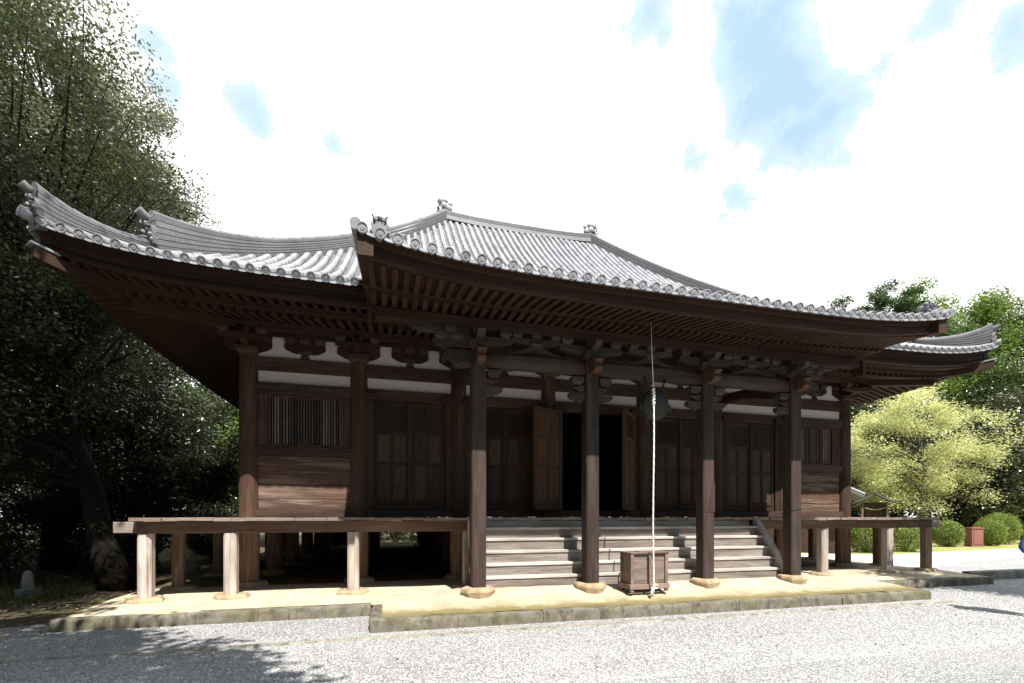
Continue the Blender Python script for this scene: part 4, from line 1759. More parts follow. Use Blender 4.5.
def veranda_post(x, y, m='post', w=.102):
    mb = MB()
    c = .035
    poly = [(x - w + c, y - w), (x + w - c, y - w), (x + w, y - w + c), (x + w, y + w - c), (x + w - c, y + w), (x - w + c, y + w), (x - w, y + w - c), (x - w, y - w + c)]
    mb.prism(poly, GZ + .10, Z(-.276), 'xy')
    o = hp(mb, 'veranda_post', M[m], loc=(x, y, GZ + .1), bevel=.004)
    rg = random.Random(int(x * 31 + y * 17))
    n = 12
    ring = [rg.uniform(.24, .34) for _ in range(n)]
    st = MB()
    st.loft([[(x + ring[q] * k * math.cos(2 * math.pi * q / n), y + ring[q] * k * .85 * math.sin(2 * math.pi * q / n), z) for q in range(n)] for z, k in ((GZ + .0, 1.1), (GZ + .075, 1.02), (GZ + .115, .88))])
    hp(st, 'base_stone', M['base_stone'], o, loc=(x, y, GZ))
    return o


def veranda():
    lp = [VX0, -2.68, -.66]
    rp = [10.18, 12.25, VX1]
    for x in lp:
        veranda_post(x, VY)
    for x in rp:
        veranda_post(x, VY, 'post_brown' if x > 12.9 else 'post')
    veranda_post(SX0 - .06, VY, 'post', .09)
    for y in (10.35, 12.5, 14.6, 17.2, 19.8, 21.9, 24, 25.3):
        veranda_post(VX0, y, 'post_brown')
        veranda_post(VX1, y, 'post_brown')
    # beams
    panel_box('veranda_beam', 'beam_brown', VX0 - .10, SX0 - .0, VY - .085, VY + .085, Z(-.275), Z(-.075), bevel=.008)
    panel_box('veranda_beam', 'beam_brown', SX1 + .05, VX1 + .10, VY - .085, VY + .085, Z(-.275), Z(-.075), bevel=.008)
    for x, s in ((VX0, -1), (VX1, 1)):
        panel_box('veranda_beam', 'deck', x - .10, x + .10, VY + .088, 25.5, Z(-.2765), Z(-.077), bevel=.008)
        panel_box('veranda_beam', 'deck', min(x + s * .102, x + s * .44), max(x + s * .102, x + s * .44), VY - .07, VY + .07, Z(-.265), Z(-.082), bevel=.01)
    # deck boards: run from wall to edge, ragged ends
    rg = random.Random(3)
    def boards(x0, x1, y0, y1, along):
        mb = MB()
        a, e = (x0, x1) if along == 'y' else (y0, y1)
        while a < e - .02:
            w = min(rg.uniform(.18, .30), e - a)
            dz, dl = rg.uniform(-.006, .006), rg.uniform(-.025, .02)
            th = rg.uniform(.05, .062)
            if along == 'y':
                mb.box(a, a + w - .004, y0 + dl, y1, Z(-.012 - th) + dz, Z(-.012) + dz)
            else:
                lo, hi = (x0 + dl, x1) if x0 < CX else (x0, x1 + dl)
                mb.box(lo, hi, a, a + w - .004, Z(-.012 - th) + dz, Z(-.012) + dz)
            a += w
        return mb
    for args in ((VX0 - .14, SX0 - .04, VY - .25, FY - .145, 'y'), (SX0 - .036, SX1 + .036, VY - .11, FY - .145, 'y'), (SX1 + .04, VX1 + .14, VY - .25, FY - .145, 'y'), (VX0 - .14, COLX[0] - .145, FY - .14, 25.5, 'x'), (COLX[-1] + .145, VX1 + .14, FY - .14, 25.5, 'x'), (VX0 - .14, VX1 + .14, 25.51, 26.0, 'y')):
        mb = boards(*args)
        hp(mb, 'veranda_deck', M['deck'], loc=(args[0], args[2], Z(-.05)), bevel=.005)
    panel_box('veranda_joist', 'grey_x', COLX[0], COLX[-1], FY - .30, FY - .16, Z(-.22), Z(-.08))
    # staircase
    bot = GZ + .165
    top = Z(-.02)
    tread = .16
    y_edge = VY - .10
    noses = [-.02, -.20, -.41, -.635, -.855, -1.075]
    nst = len(noses)
    recess = [.10, .03, .022, .022, .022, .022]
    m = MB()
    m.box(SX0 + .03, SX1 - .03, y_edge + .10, y_edge + .14, Z(-.20), Z(-.08))
    st = hp(m, 'staircase', M['step_x'], loc=((SX0 + SX1) / 2, y_edge, bot))
    for k in range(1, nst):
        z = Z(noses[k])
        zn = Z(noses[k + 1]) if k + 1 < nst else bot - .03
        yf = y_edge - tread * k
        th = .050
        for x0, x1 in ((SX0 + .005, 4.16), (4.164, SX1 - .005)) if k == 2 else ((SX0 + .005, SX1 - .005),):
            t = MB()
            t.box(x0, x1, yf, yf + tread + .04, z - th, z)
            hp(t, 'tread', M['step_x'], st, loc=(x0, yf, z), bevel=.007)
        t = MB()
        t.box(SX0 + .03, SX1 - .03, yf + recess[k], yf + recess[k] + .03, zn + .001, z - th - .001)
        hp(t, 'riser', M['riser'], st, loc=(SX0, yf, zn))
    for x in (SX0 - .03, SX1 + .035):
        t = MB()
        yb = y_edge - tread * (nst - 1) - .14
        poly = [(y_edge + .02, top + .03), (y_edge - .06, top + .03), (yb - .03, bot + .22), (yb - .05, bot - .02), (yb + .16, bot - .02), (y_edge + .02, top - .34)]
        t.prism(poly, x - .035, x + .035, 'yz')
        hp(t, 'stringer', M['step_x'], st, loc=(x, y_edge, bot), bevel=.008)


veranda()

# ------------------------------------------------------------------ objects at the porch
def offering_box():
    x0, x1, y0, y1 = 4.06, 4.80, 7.36, 7.76
    zb = GZ + .13
    o = thing('offering_box', 'weathered wooden offering box standing before the stairs', 'offering box', ((x0 + x1) / 2, (y0 + y1) / 2, zb))
    def pb(name, *b, m='box_wood', bev=.006, parent=None):
        mb = MB()
        mb.box(*b)
        q = mb.build(name, M[m], bevel=bev)
        q.parent = parent or o
        q.location = Vector(q.location) - (Vector(o.location))
        return q
    h = .70
    pb('front_panel', x0 + .04, x1 - .04, y0 + .03, y0 + .05, zb + .14, zb + h - .04)
    pb('back_panel', x0 + .04, x1 - .04, y1 - .05, y1 - .03, zb + .14, zb + h - .04)
    for x in (x0 + .02, x1 - .04):
        pb('side_panel', x, x + .02, y0 + .06, y1 - .06, zb + .14, zb + h - .04)
    for x in (x0, x1 - .06):
        for y in (y0, y1 - .06):
            pb('corner_post', x, x + .06, y, y + .06, zb + .0, zb + h - .031)
    pb('batten', (x0 + x1) / 2 - .02, (x0 + x1) / 2 + .025, y0 + .005, y0 + .0295, zb + .141, zb + h - .041)
    for y in (y0 - .015, y1 - .025):
        pb('base_rail', x0 - .02, x1 + .02, y, y + .04, zb + .05, zb + .139)
    for x in (x0 - .021, x1 - .019):
        pb('base_rail', x, x + .04, y0 + .026, y1 - .026, zb + .05, zb + .139)
    for y in (y0 - .01, y1 - .05):
        pb('top_rail', x0 - .012, x1 + .012, y, y + .06, zb + h - .03, zb + h)
    for x in (x0 - .012, x1 - .048):
        pb('top_rail', x, x + .06, y0 + .051, y1 - .051, zb + h - .03, zb + h)
    mb = MB()
    n = 9
    for k in range(n):
        x = lerp(x0 + .08, x1 - .08, k / (n - 1))
        mb.prism([(x - .018, zb + h - .02), (x, zb + h - .002), (x + .018, zb + h - .02), (x, zb + h - .04)], y0 + .052, y1 - .052)
    q = mb.build('slat_grille', M['box_wood'])
    q.parent = o
    q.location = -Vector(o.location)


offering_box()


def gong_and_rope():
    gx, gy, gz = 4.86, 7.9, Z(2.13)
    r = .245
    o = thing('temple_gong', 'round greenish bronze gong hanging from the porch beam', 'gong', (gx, gy, gz))
    mb = MB()
    # hollow lens body turned about the y axis
    prof = [(0.012, -.105), (.09, -.10), (.10, -.092), (.17, -.085), (.18, -.075), (.225, -.06), (.245, -.03), (.245, .03), (.225, .06), (.17, .085), (.09, .10), (.012, .105)]
    rings = [[(rr * math.cos(2 * math.pi * k / 32), yy, rr * math.sin(2 * math.pi * k / 32)) for k in range(32)] for rr, yy in prof]
    mb.loft(rings)
    mb.build('gong_body', M['bronze'], o, smooth=True, angle=40)
    for s in (-1, 1):
        e = MB()
        e.tube([(s * .225, 0, -.05), (s * .285, 0, -.06), (s * .29, 0, -.02), (s * .24, 0, 0)], [.03, .035, .03, .02], 8)
        e.build('gong_eye', M['bronze'], o, smooth=True)
        h = MB()
        h.tube([(s * .13, 0, .19), (s * .15, 0, .27), (s * .17, 0, .33), (s * .20, .0, .42)], [.018, .012, .012, .012], 6)
        for k in range(5):
            z = .27 + k * .035
            h.tube([(s * .145 + s * k * .008 + .02 * math.cos(a), .02 * math.sin(a) * (k % 2), z + .02 * math.sin(a)) for a in (0, 1.57, 3.14, 4.71, 6.28)], [.006] * 5, 5)
        h.build('hanger', M['iron'], o, smooth=True)
    o.scale = (1.14, 1.1, 1.2)
    rx, ry = 4.43, 7.24
    ro = thing('bell_rope', 'long white bell rope with a knot hanging in front of the gong', 'rope', (rx, ry, GZ + .12))
    mb = MB()
    zt = Z(3.42)
    top = zt - (GZ + .12)
    mid = Z(2.24) - (GZ + .12)
    mb.tube([(-.01, .06, top), (-.006, .04, lerp(top, mid, .5)), (0, 0, mid)], [.006] * 3, 6)
    mb.build('cord', M['rope'], ro, smooth=True)
    mb = MB()
    n = 60
    for ph in range(3):
        pts = [(.0065 * math.cos(ph * 2.09 + k * .9) + .008 * math.sin(k * .12), .0065 * math.sin(ph * 2.09 + k * .9), lerp(mid, .09, k / n)) for k in range(n + 1)]
        mb.tube(pts, [.0085] * (n + 1), 6)
    mb.build('rope_strand', M['rope'], ro, smooth=True)
    k = MB()
    for j in range(5):
        zc = mid - .05 - j * .06
        k.tube([(.020 * math.cos(a) + .004 * j % .01, .020 * math.sin(a), zc + a * .006) for a in [q * .7 for q in range(11)]], [.012] * 11, 6)
    k.build('knot', M['rope'], ro, smooth=True)
    k = MB()
    zc = .12
    k.tube([(.045 + .035 * math.cos(a), 0, zc + .035 * math.sin(a)) for a in [q * math.pi / 6 for q in range(13)]], [.014] * 13, 6)
    k.tube([(.0, 0, zc - .02), (-.03, .0, zc - .1), (-.04, .01, zc - .16)], [.024, .028, .02], 8)
    k.build('rope_loop', M['rope'], ro, smooth=True)


gong_and_rope()

# ------------------------------------------------------------------ trees
def tree(name, label, pos, height, r0, env, clumps, leaves, leaf, lm, bark='bark', seed=1, lean=(0, 0), group=None, cr=(.6, 1.1), flat=.2, trunk_top=None, droop=.3, cat='tree', shell=0.45, squash=.6, zmin=None, limbs=1.0):
    """env: (cx,cy,cz,rx,ry,rz) crown envelope relative to pos; leaves in clumps on limbs"""
    rng = np.random.default_rng(seed)
    o = thing(name, label, cat, pos, group)
    tz = trunk_top or (env[2] + env[5] * .35)
    mb = MB()
    n = 9
    path = []
    for k in range(n):
        t = k / (n - 1)
        path.append(Vector((lean[0] * t + (rng.uniform(-.12, .12) * height * .03 if 0 < k else 0), lean[1] * t + (rng.uniform(-.12, .12) * height * .03 if 0 < k else 0), tz * t - .1 * (k == 0))))
    rad = [r0 * (1.45 if k == 0 else 1.0) * (1 - .78 * (k / (n - 1))) for k in range(n)]
    mb.tube(path, rad, 10)
    cs = []
    tries = 0
    while len(cs) < clumps and tries < clumps * 30:
        tries += 1
        d = rng.normal(size=3)
        d /= np.linalg.norm(d)
        rr = rng.uniform(shell, 1.0) ** .6
        # uneven outline
        wob = 1 + .20 * math.sin(3 * math.atan2(d[1], d[0]) + seed) + .14 * math.sin(5 * d[2] + seed * 1.7)
        c = np.array([env[0] + d[0] * env[3] * rr * wob, env[1] + d[1] * env[4] * rr * wob, env[2] + d[2] * env[5] * rr * wob])
        if zmin is not None and c[2] < zmin:
            continue
        cs.append(c)
    for c in cs:
        if rng.uniform() > limbs:
            continue
        t = min(.98, max(.25, (c[2] * .72) / tz))
        p0 = path[0].lerp(path[-1], t)
        i = min(n - 2, int(t * (n - 1)))
        p0 = path[i].lerp(path[i + 1], t * (n - 1) - i)
        c = Vector(c)
        mid = p0.lerp(c, .5) + Vector((rng.uniform(-.3, .3), rng.uniform(-.3, .3), rng.uniform(-.1, .4)))
        L = (c - p0).length
        rb = min(rad[i] * .5, .02 + .018 * L)
        mb.tube([p0, p0.lerp(mid, .5) + Vector((0, 0, .05)), mid, c], [rb, rb * .75, rb * .5, .008], 5, caps=False)
    mb.build('trunk', M[bark], o, smooth=True)
    cl = np.array([tuple(c) for c in cs])
    per = leaves // len(cl)
    rads = rng.uniform(cr[0], cr[1], len(cl))
    pts = np.repeat(cl, per, axis=0)
    rr = np.repeat(rads, per)[:, None]
    g = rng.normal(size=(len(pts), 3))
    g /= np.linalg.norm(g, axis=1)[:, None]
    g *= (rng.uniform(0, 1, len(pts)) ** .45)[:, None] * rr
    g[:, 2] *= squash
    # ragged twig ends
    g += rng.normal(size=g.shape) * rr * .16
    pts = pts + g
    leaf_cloud('crown', pts, leaf[0], leaf[1], M[lm], rng, flat=flat, parent=o, droop=droop)
    return o


def bush(name, label, pos, r, leaves, leaf, lm, seed, group=None, cat='shrub', round_=True):
    rng = np.random.default_rng(seed)
    o = thing(name, label, cat, pos, group)
    mb = MB()
    for k in range(5):
        a = k * 1.26 + rng.uniform(-.3, .3)
        mb.tube([(0, 0, -.05), (.3 * r[0] * math.cos(a), .3 * r[1] * math.sin(a), r[2] * .7), (.6 * r[0] * math.cos(a), .6 * r[1] * math.sin(a), r[2] * 1.3)], [.035, .025, .01], 5)
    mb.build('stem', M['bark'], o)
    g = rng.normal(size=(leaves, 3))
    g /= np.linalg.norm(g, axis=1)[:, None]
    rad = rng.uniform(.72, 1.0, leaves) if round_ else rng.uniform(.3, 1.0, leaves) ** .6
    lob = 1 + .06 * np.sin(g[:, 0] * 7 + seed) * np.cos(g[:, 1] * 6) + (.0 if round_ else .18) * np.sin(g[:, 2] * 5 + g[:, 0] * 4 + seed)
    p = g * (rad * lob)[:, None] * np.array(r) + np.array([0, 0, r[2] * .93])
    p = p[p[:, 2] > .03]
    leaf_cloud('foliage', p, leaf[0], leaf[1], M[lm], rng, flat=.1, parent=o)
    return o


def left_wood():
    G = 'trees of the dark wood left of the hall'
    # great leaning tree beside the hall
    tree('broadleaf_tree', 'huge leaning old tree with a thick dark trunk behind the left veranda corner', (-6.0, 12.6, 0), 16, .27, (-2.4, -.5, 7.2, 3.6, 3.4, 5.4), 140, 120000, (.085, .045), 'leaf_dark', seed=3, lean=(-2.6, .6), group=G, cr=(.6, 1.1), zmin=2.6)
    tree('broadleaf_tree', 'tall pale leaved tree rising above the left end of the tiled roof', (-9.9, 17.5, 0), 20, .36, (-.3, 0, 11.0, 3.8, 3.6, 6.8), 125, 80000, (.105, .06), 'leaf_mid', seed=11, lean=(.3, 0), group=G, cr=(.6, 1.15), zmin=3.5)
    tree('broadleaf_tree', 'dark evergreen with low boughs filling the left edge of the wood', (-11.0, 14.8, 0), 15, .35, (0, 0, 7.6, 4.0, 3.4, 6.6), 130, 110000, (.12, .065), 'leaf_dark', seed=5, lean=(-.3, 0), group=G, cr=(.7, 1.25), zmin=.8)
    tree('broadleaf_tree', 'small dark evergreen between the great trunk and the hall wall', (-8.0, 17.5, 0), 8, .14, (0, 0, 3.6, 2.6, 2.4, 3.6), 90, 75000, (.11, .06), 'leaf_dark', seed=8, group=G, cr=(.6, 1.0), zmin=.5)
    tree('broadleaf_tree', 'slim green tree seen under the left eave close to the hall', (-7.8, 27.5, 0), 13, .18, (0, 0, 6.0, 3.3, 3.0, 6.0), 90, 60000, (.15, .09), 'leaf_green', seed=9, group=G, cr=(.7, 1.2), zmin=.4)
    tree('broadleaf_tree', 'broad dark tree deep in the wood behind the great trunk', (-15.5, 23, 0), 18, .35, (0, 0, 9, 5.5, 5, 8.8), 120, 80000, (.20, .11), 'leaf_dark', seed=14, group=G, cr=(1.0, 1.8), zmin=.6)
    tree('broadleaf_tree', 'distant dark tree behind the hall at the end of its left side', (-10.5, 36, 0), 14, .25, (0, 0, 7.5, 5, 4, 7.5), 90, 60000, (.22, .12), 'leaf_dark', seed=15, group=G, cr=(1.0, 1.8), zmin=.4)
    tree('broadleaf_tree', 'dark wall of leaves far back at the left border of the picture', (-20, 18, 0), 18, .35, (0, 0, 8.5, 6, 5, 8.6), 120, 80000, (.19, .11), 'leaf_dark', seed=16, group=G, cr=(1.0, 1.8), zmin=.4)
    # neighbours standing just outside the picture whose crowns shade the wood and the gravel
    tree('shade_tree', 'tall evergreen left of the yard whose outer boughs reach in at the upper left corner', (-8.0, 5.4, 0), 17, .36, (.6, 0, 10.0, 3.1, 3.1, 5.6), 110, 30000, (.14, .08), 'leaf_dark', seed=21, group=G, cr=(.6, 1.0), zmin=4.6)
    tree('shade_tree', 'evergreen beside the yard whose crown shades the gravel at the lower left', (-6.2, -.2, 0), 11, .26, (1.4, .5, 6.8, 3.7, 2.6, 2.3), 110, 60000, (.19, .11), 'leaf_dark', seed=22, group=G, cr=(.6, 1.0), zmin=4.6)
    tree('shade_tree', 'great evergreen outside the left border behind the visitor side of the wood', (-14.0, 5.5, 0), 20, .42, (.4, .2, 11.6, 4.4, 4.0, 7.4), 90, 30000, (.18, .10), 'leaf_dark', seed=23, group=G, cr=(.9, 1.5), zmin=3.4)
    # low evergreen scrub closing the wood
    k = 0
    for x, y, rx, rz in ((-9.6, 13.6, 1.3, .95), (-11.8, 12.9, 1.4, 1.1), (-14.2, 12.6, 1.5, 1.3), (-7.4, 15.6, 1.1, .8), (-10.4, 18.8, 1.8, 1.5), (-6.6, 20.2, 1.2, 1.1), (-13.2, 16.4, 1.9, 1.7), (-16.6, 14.2, 1.8, 1.6), (-7.4, 24.0, 1.5, 1.3), (.3, 28.5, 1.6, 1.4), (-2.3, 29.0, 1.5, 1.3)):
        words = ['wide low dark shrub right behind the stone marker', 'dark shrub at the left border behind the marker', 'leafy dark shrub at the far left border of the wood', 'low shrub at the foot of the great leaning trunk', 'tall dark shrub deep behind the great trunk',
                 'green shrub beside the hall under the left eave', 'large dark shrub in the depth of the left wood', 'large shrub at the outer left edge of the wood', 'shrub behind the left veranda posts at the back of the hall', 'sunlit shrub glimpsed through the dark space below the floor', 'shrub behind the hall beside the glimpse below the floor'][k]
        bush('evergreen_shrub', words, (x, y, -.02), (rx, rx * .9, rz), 11000, (.09, .05), 'leaf_dark' if k < 9 else 'leaf_green', 50 + k, 'dark scrub under the trees', round_=False)
        k += 1


left_wood()


def far_wood():
    rng = np.random.default_rng(99)
    pts = []
    for k in range(230):
        a = 2 * math.pi * k / 230 + rng.uniform(-.02, .02)
        # farther behind the hall and to the right, nearer behind the visitor
        back = .5 - .5 * math.sin(a)
        r = lerp(74, 34, back) + rng.uniform(-4, 4)
        h = lerp(11.5, 15, back) * rng.uniform(.8, 1.15)
        if math.cos(a) < -.35:
            r *= .72
            h *= 1.25
        c = np.array([6 + r * math.cos(a) * 1.05, 4 + r * math.sin(a), 0])
        g = rng.normal(size=(760, 3))
        g /= np.linalg.norm(g, axis=1)[:, None]
        g *= rng.uniform(.35, 1, 760)[:, None] ** .5
        p = c + g * np.array([3.6, 3.6, h * .52]) + np.array([0, 0, h * .5])
        pts.append(p[p[:, 2] > -.2])
    leaf_cloud('distant_wood', np.concatenate(pts), .66, .42, M['leaf_dark'], rng, flat=.1, kind='stuff')


far_wood()


def back_wood():
    G = 'trees standing behind the hall'
    for k, (x, y, h, r, lm) in enumerate(((-2.5, 33, 8, 3.2, 'leaf_green'), (1.6, 34, 9, 3.6, 'leaf_mid'), (7, 36, 9, 3.8, 'leaf_green'), (14, 37, 8, 3.5, 'leaf_mid'))):
        lab = ['green tree behind the hall glimpsed below its floor at the left', 'tree behind the hall seen through the dark space below the left veranda', 'tree hidden behind the middle of the hall', 'tree hidden behind the right half of the hall'][k]
        tree('broadleaf_tree', lab, (x, y, 0), h, .2, (0, 0, h * .48, r, r * .8, h * .46), 40, 9000, (.24, .13), lm, seed=30 + k, group=G, cr=(.8, 1.4), zmin=.3)


back_wood()


def right_side():
    G = 'round clipped shrubs on the lawn'
    rows = [(29.3, 18.6, 0.72, .68, 'leaf_bush', 'round clipped shrub left of the red brown box by the veranda end'),
            (32.5, 18.6, .74, .70, 'leaf_bush', 'bright round clipped shrub just right of the red brown box'),
            (35.1, 19.6, 1.02, .88, 'leaf_bush', 'largest round shrub at the right border of the picture'),
            (37.6, 19.4, .6, .45, 'leaf_bush', 'low yellowish shrub cut off by the right border'),
            (21.0, 16.6, .85, .72, 'leaf_bush', 'rounded shrub seen between the right veranda posts nearest the hall'),
            (23.4, 16.6, .95, .74, 'leaf_bush', 'wide shrub seen between the two outer right veranda posts')]
    for k, (x, y, r, rz, lm, lab) in enumerate(rows):
        bush('clipped_shrub', lab, (x, y, 0), (r, r, rz * 1.12), 9000, (.06, .042), lm, 70 + k, G)
    # cherry-like tree in yellow autumn leaf
    tree('autumn_tree', 'broad yellow green tree in full sun beyond the right end of the veranda', (31.5, 21.3, 0), 10, .24, (-.3, .3, 5.7, 4.3, 3.8, 4.2), 115, 52000, (.12, .075), 'leaf_yellow', 'bark_grey', 41, (.4, .2), None, (.55, 1.1), .55, 5.0, zmin=2.0, squash=.6, limbs=.3)
    G2 = 'trees rising behind the right end of the roof'
    spec = [(45.0, 30, 20, 5.0, 'leaf_green', 'tall leafy green tree right of the roof tip with an open crown', 61, 'bark_grey'),
            (49.5, 26.5, 19, 4.6, 'leaf_green', 'light green tree at the upper right border of the picture', 62, 'bark_grey'),
            (39.5, 23.5, 9.5, 4.0, 'leaf_dark', 'dark evergreen in shade behind the yellow tree at the right', 63, 'bark'),
            (45.5, 24, 12, 4.6, 'leaf_dark', 'deep dark evergreen at the right border behind the shrubs', 64, 'bark'),
            (37, 29, 11, 4.4, 'leaf_dark', 'dark tree directly behind the yellow tree and the small shrine', 65, 'bark'),
            (53, 30, 21, 5.4, 'leaf_dark', 'dark tall tree filling the right border between lighter crowns', 166, 'bark'),
            (43, 38, 21, 6, 'leaf_mid', 'far grey green tree between the pine and the leafy tree', 167, 'bark'),
            (29, 31, 8, 3.6, 'leaf_mid', 'grey green tree behind the small shrine by the hall corner', 66, 'bark_grey')]
    for x, y, h, r, lm, lab, sd3, bk in spec:
        tree('broadleaf_tree', lab, (x, y, 0), h, .28, (0, 0, h * .56, r, r * .9, h * .47), 130, 52000, (.22, .13), lm, bk, sd3, group=G2, cr=(.9, 1.7), zmin=.8)
    tree('pine_tree', 'airy pine whose top shows over the right roof end against the sky', (39.0, 28.5, 0), 21, .26, (0, 0, 16.4, 3.0, 2.8, 3.8), 80, 30000, (.26, .09), 'leaf_pine', 'bark', 67, group=G2, cr=(.5, .95), squash=.5, zmin=8)
    tree('pine_tree', 'lower pine left of the open pine top above the porch roof end', (35.0, 28.5, 0), 18, .24, (0, 0, 14.6, 3.4, 2.6, 2.9), 90, 36000, (.26, .09), 'leaf_pine', 'bark', 68, group=G2, cr=(.5, .9), squash=.5, zmin=8)
    # tree outside the right border that dapples the gravel
    tree('shade_tree', 'tree beyond the right border whose shade dapples the gravel by the platform corner', (15.6, 3.2, 0), 9, .16, (-.6, .5, 6.0, 2.4, 2.0, 2.2), 60, 32000, (.13, .075), 'leaf_green', 'bark', 69, cr=(.5, .9), zmin=3.6)


right_side()
litter_and_grass()


def pebbles():
    rng = np.random.default_rng(12)
    n = 42000
    y = 4.2 + 4.0 * rng.uniform(0, 1, n) ** 1.5
    x = rng.uniform(-1, 1, n) * (2.2 + y * 1.25) + y * .55
    keep = (y < 6.75) | ((x < -.35) & (y < 7.95) & (x > -6.5)) | ((x > 10.6) & (y < 7.95))
    x, y = x[keep], y[keep]
    n = len(x)
    r = rng.uniform(.006, .0145, n)
    base = np.array([(1, 0, 0), (.25, .95, .1), (-.85, .5, -.05), (-.7, -.7, .1), (.4, -.9, 0), (.1, .05, .75)])
    tri = [(0, 1, 5), (1, 2, 5), (2, 3, 5), (3, 4, 5), (4, 0, 5)]
    a = rng.uniform(0, 2 * math.pi, n)
    v = np.repeat(base[None], n, 0) * rng.uniform(.7, 1.3, (n, 6, 1))
    c, s_ = np.cos(a)[:, None], np.sin(a)[:, None]
    w = np.stack([v[:, :, 0] * c - v[:, :, 1] * s_, v[:, :, 0] * s_ + v[:, :, 1] * c, v[:, :, 2]], 2) * r[:, None, None]
    w += np.stack([x, y, np.full(n, .001)], 1)[:, None, :]
    me = bpy.data.meshes.new('loose_gravel')
    faces = (np.array(tri)[None] + (np.arange(n) * 6)[:, None, None]).reshape(-1, 3)
    me.vertices.add(n * 6)
    me.vertices.foreach_set('co', w.astype(np.float32).ravel())
    me.loops.add(len(faces) * 3)
    me.loops.foreach_set('vertex_index', faces.astype(np.int32).ravel())
    me.polygons.add(len(faces))
    me.polygons.foreach_set('loop_start', np.arange(0, len(faces) * 3, 3, dtype=np.int32))
    me.polygons.foreach_set('loop_total', np.full(len(faces), 3, dtype=np.int32))
    me.update(calc_edges=True)
    m, t, b = mat('pebble')
    g = t.new('ShaderNodeNewGeometry')
    t.link(t.ramp(g.outputs['Random Per Island'], [(0.0, (.15, .155, .17)), (.4, (.29, .30, .32)), (.8, (.42, .42, .43)), (1.0, (.60, .59, .57))]), b.inputs['Base Color'])
    b.inputs['Roughness'].default_value = .8
    me.materials.append(m)
    o = bpy.data.objects.new('loose_gravel', me)
    C.objects.link(o)
    o['kind'] = 'stuff'
    # a few dry leaves blown over the yard
    k = 260
    yy = 4.4 + 3.4 * rng.uniform(0, 1, k)
    xx = rng.uniform(-1, 1, k) * (2.2 + yy * 1.2) + yy * .5
    kp = (yy < 6.7) | (xx < -.5)
    leaf_cloud('blown_leaves', np.stack([xx, yy, np.full(k, .012)], 1)[kp], .05, .03, M['litter'], rng, flat=.9, kind='stuff')


pebbles()


# ------------------------------------------------------------------ smaller things in the yard
def marker(pos, s, label):
    o = thing('stone_marker', label, 'stone marker', pos, 'old stone markers at the edge of the wood')
    mb = MB()
    mb.box(-.20 * s, .20 * s, -.17 * s, .17 * s, -.05, .22 * s)
    mb.build('pedestal', M['tomb'], o, bevel=.02)
    mb = MB()
    rings = []
    for z, w, d in ((.22, .13, .10), (.40, .125, .095), (.58, .11, .085), (.68, .075, .06), (.72, .03, .025)):
        rings.append([(w * s * math.cos(a) * (1.1 if abs(math.cos(a)) > .5 else 1), d * s * math.sin(a), z * s) for a in [q * math.pi / 5 for q in range(10)]])
    mb.loft(rings)
    mb.build('pillar', M['tomb'], o, smooth=True, angle=40)


marker((-7.15, 11.7, 0), .74, 'pale pointed stone marker on a square base at the left edge of the wood')
marker((-5.6, 15.6, 0), .80, 'small pale stone marker seen between the left veranda posts')


def red_box():
    o = thing('storage_box', 'red brown painted box with a flat lid between two round shrubs', 'box', (30.7, 18.25, 0), rz=R(-25))
    mb = MB()
    mb.box(-.27, .27, -.27, .27, .04, .99)
    mb.build('body', M['redbox'], o, bevel=.01)
    mb = MB()
    mb.box(-.31, .31, -.31, .31, .991, 1.04)
    mb.box(-.20, .20, -.20, .20, 1.041, 1.07)
    mb.build('lid', M['redbox'], o, bevel=.01)
    mb = MB()
    mb.box(-.20, .20, -.285, -.272, .15, .88)
    mb.build('door_panel', M['redbox'], o, bevel=.004)
    mb = MB()
    mb.box(-.29, .29, -.29, .29, 0, .039)
    mb.build('plinth', M['kerb_grey'], o)


red_box()


def roof_gable(mb, hx, y0, y1, zr, ze, th=.06, n=8):
    """curved two-sided roof, ridge along y"""
    for s in (-1, 1):
        rings = []
        for k in range(n + 1):
            t = k / n
            x = s * hx * t
            z = zr - (zr - ze) * (1.35 * t - .35 * t * t)
            rings.append([(x, y0, z), (x, y1, z), (x, y1, z - th), (x, y0, z - th)])
        mb.loft(rings)


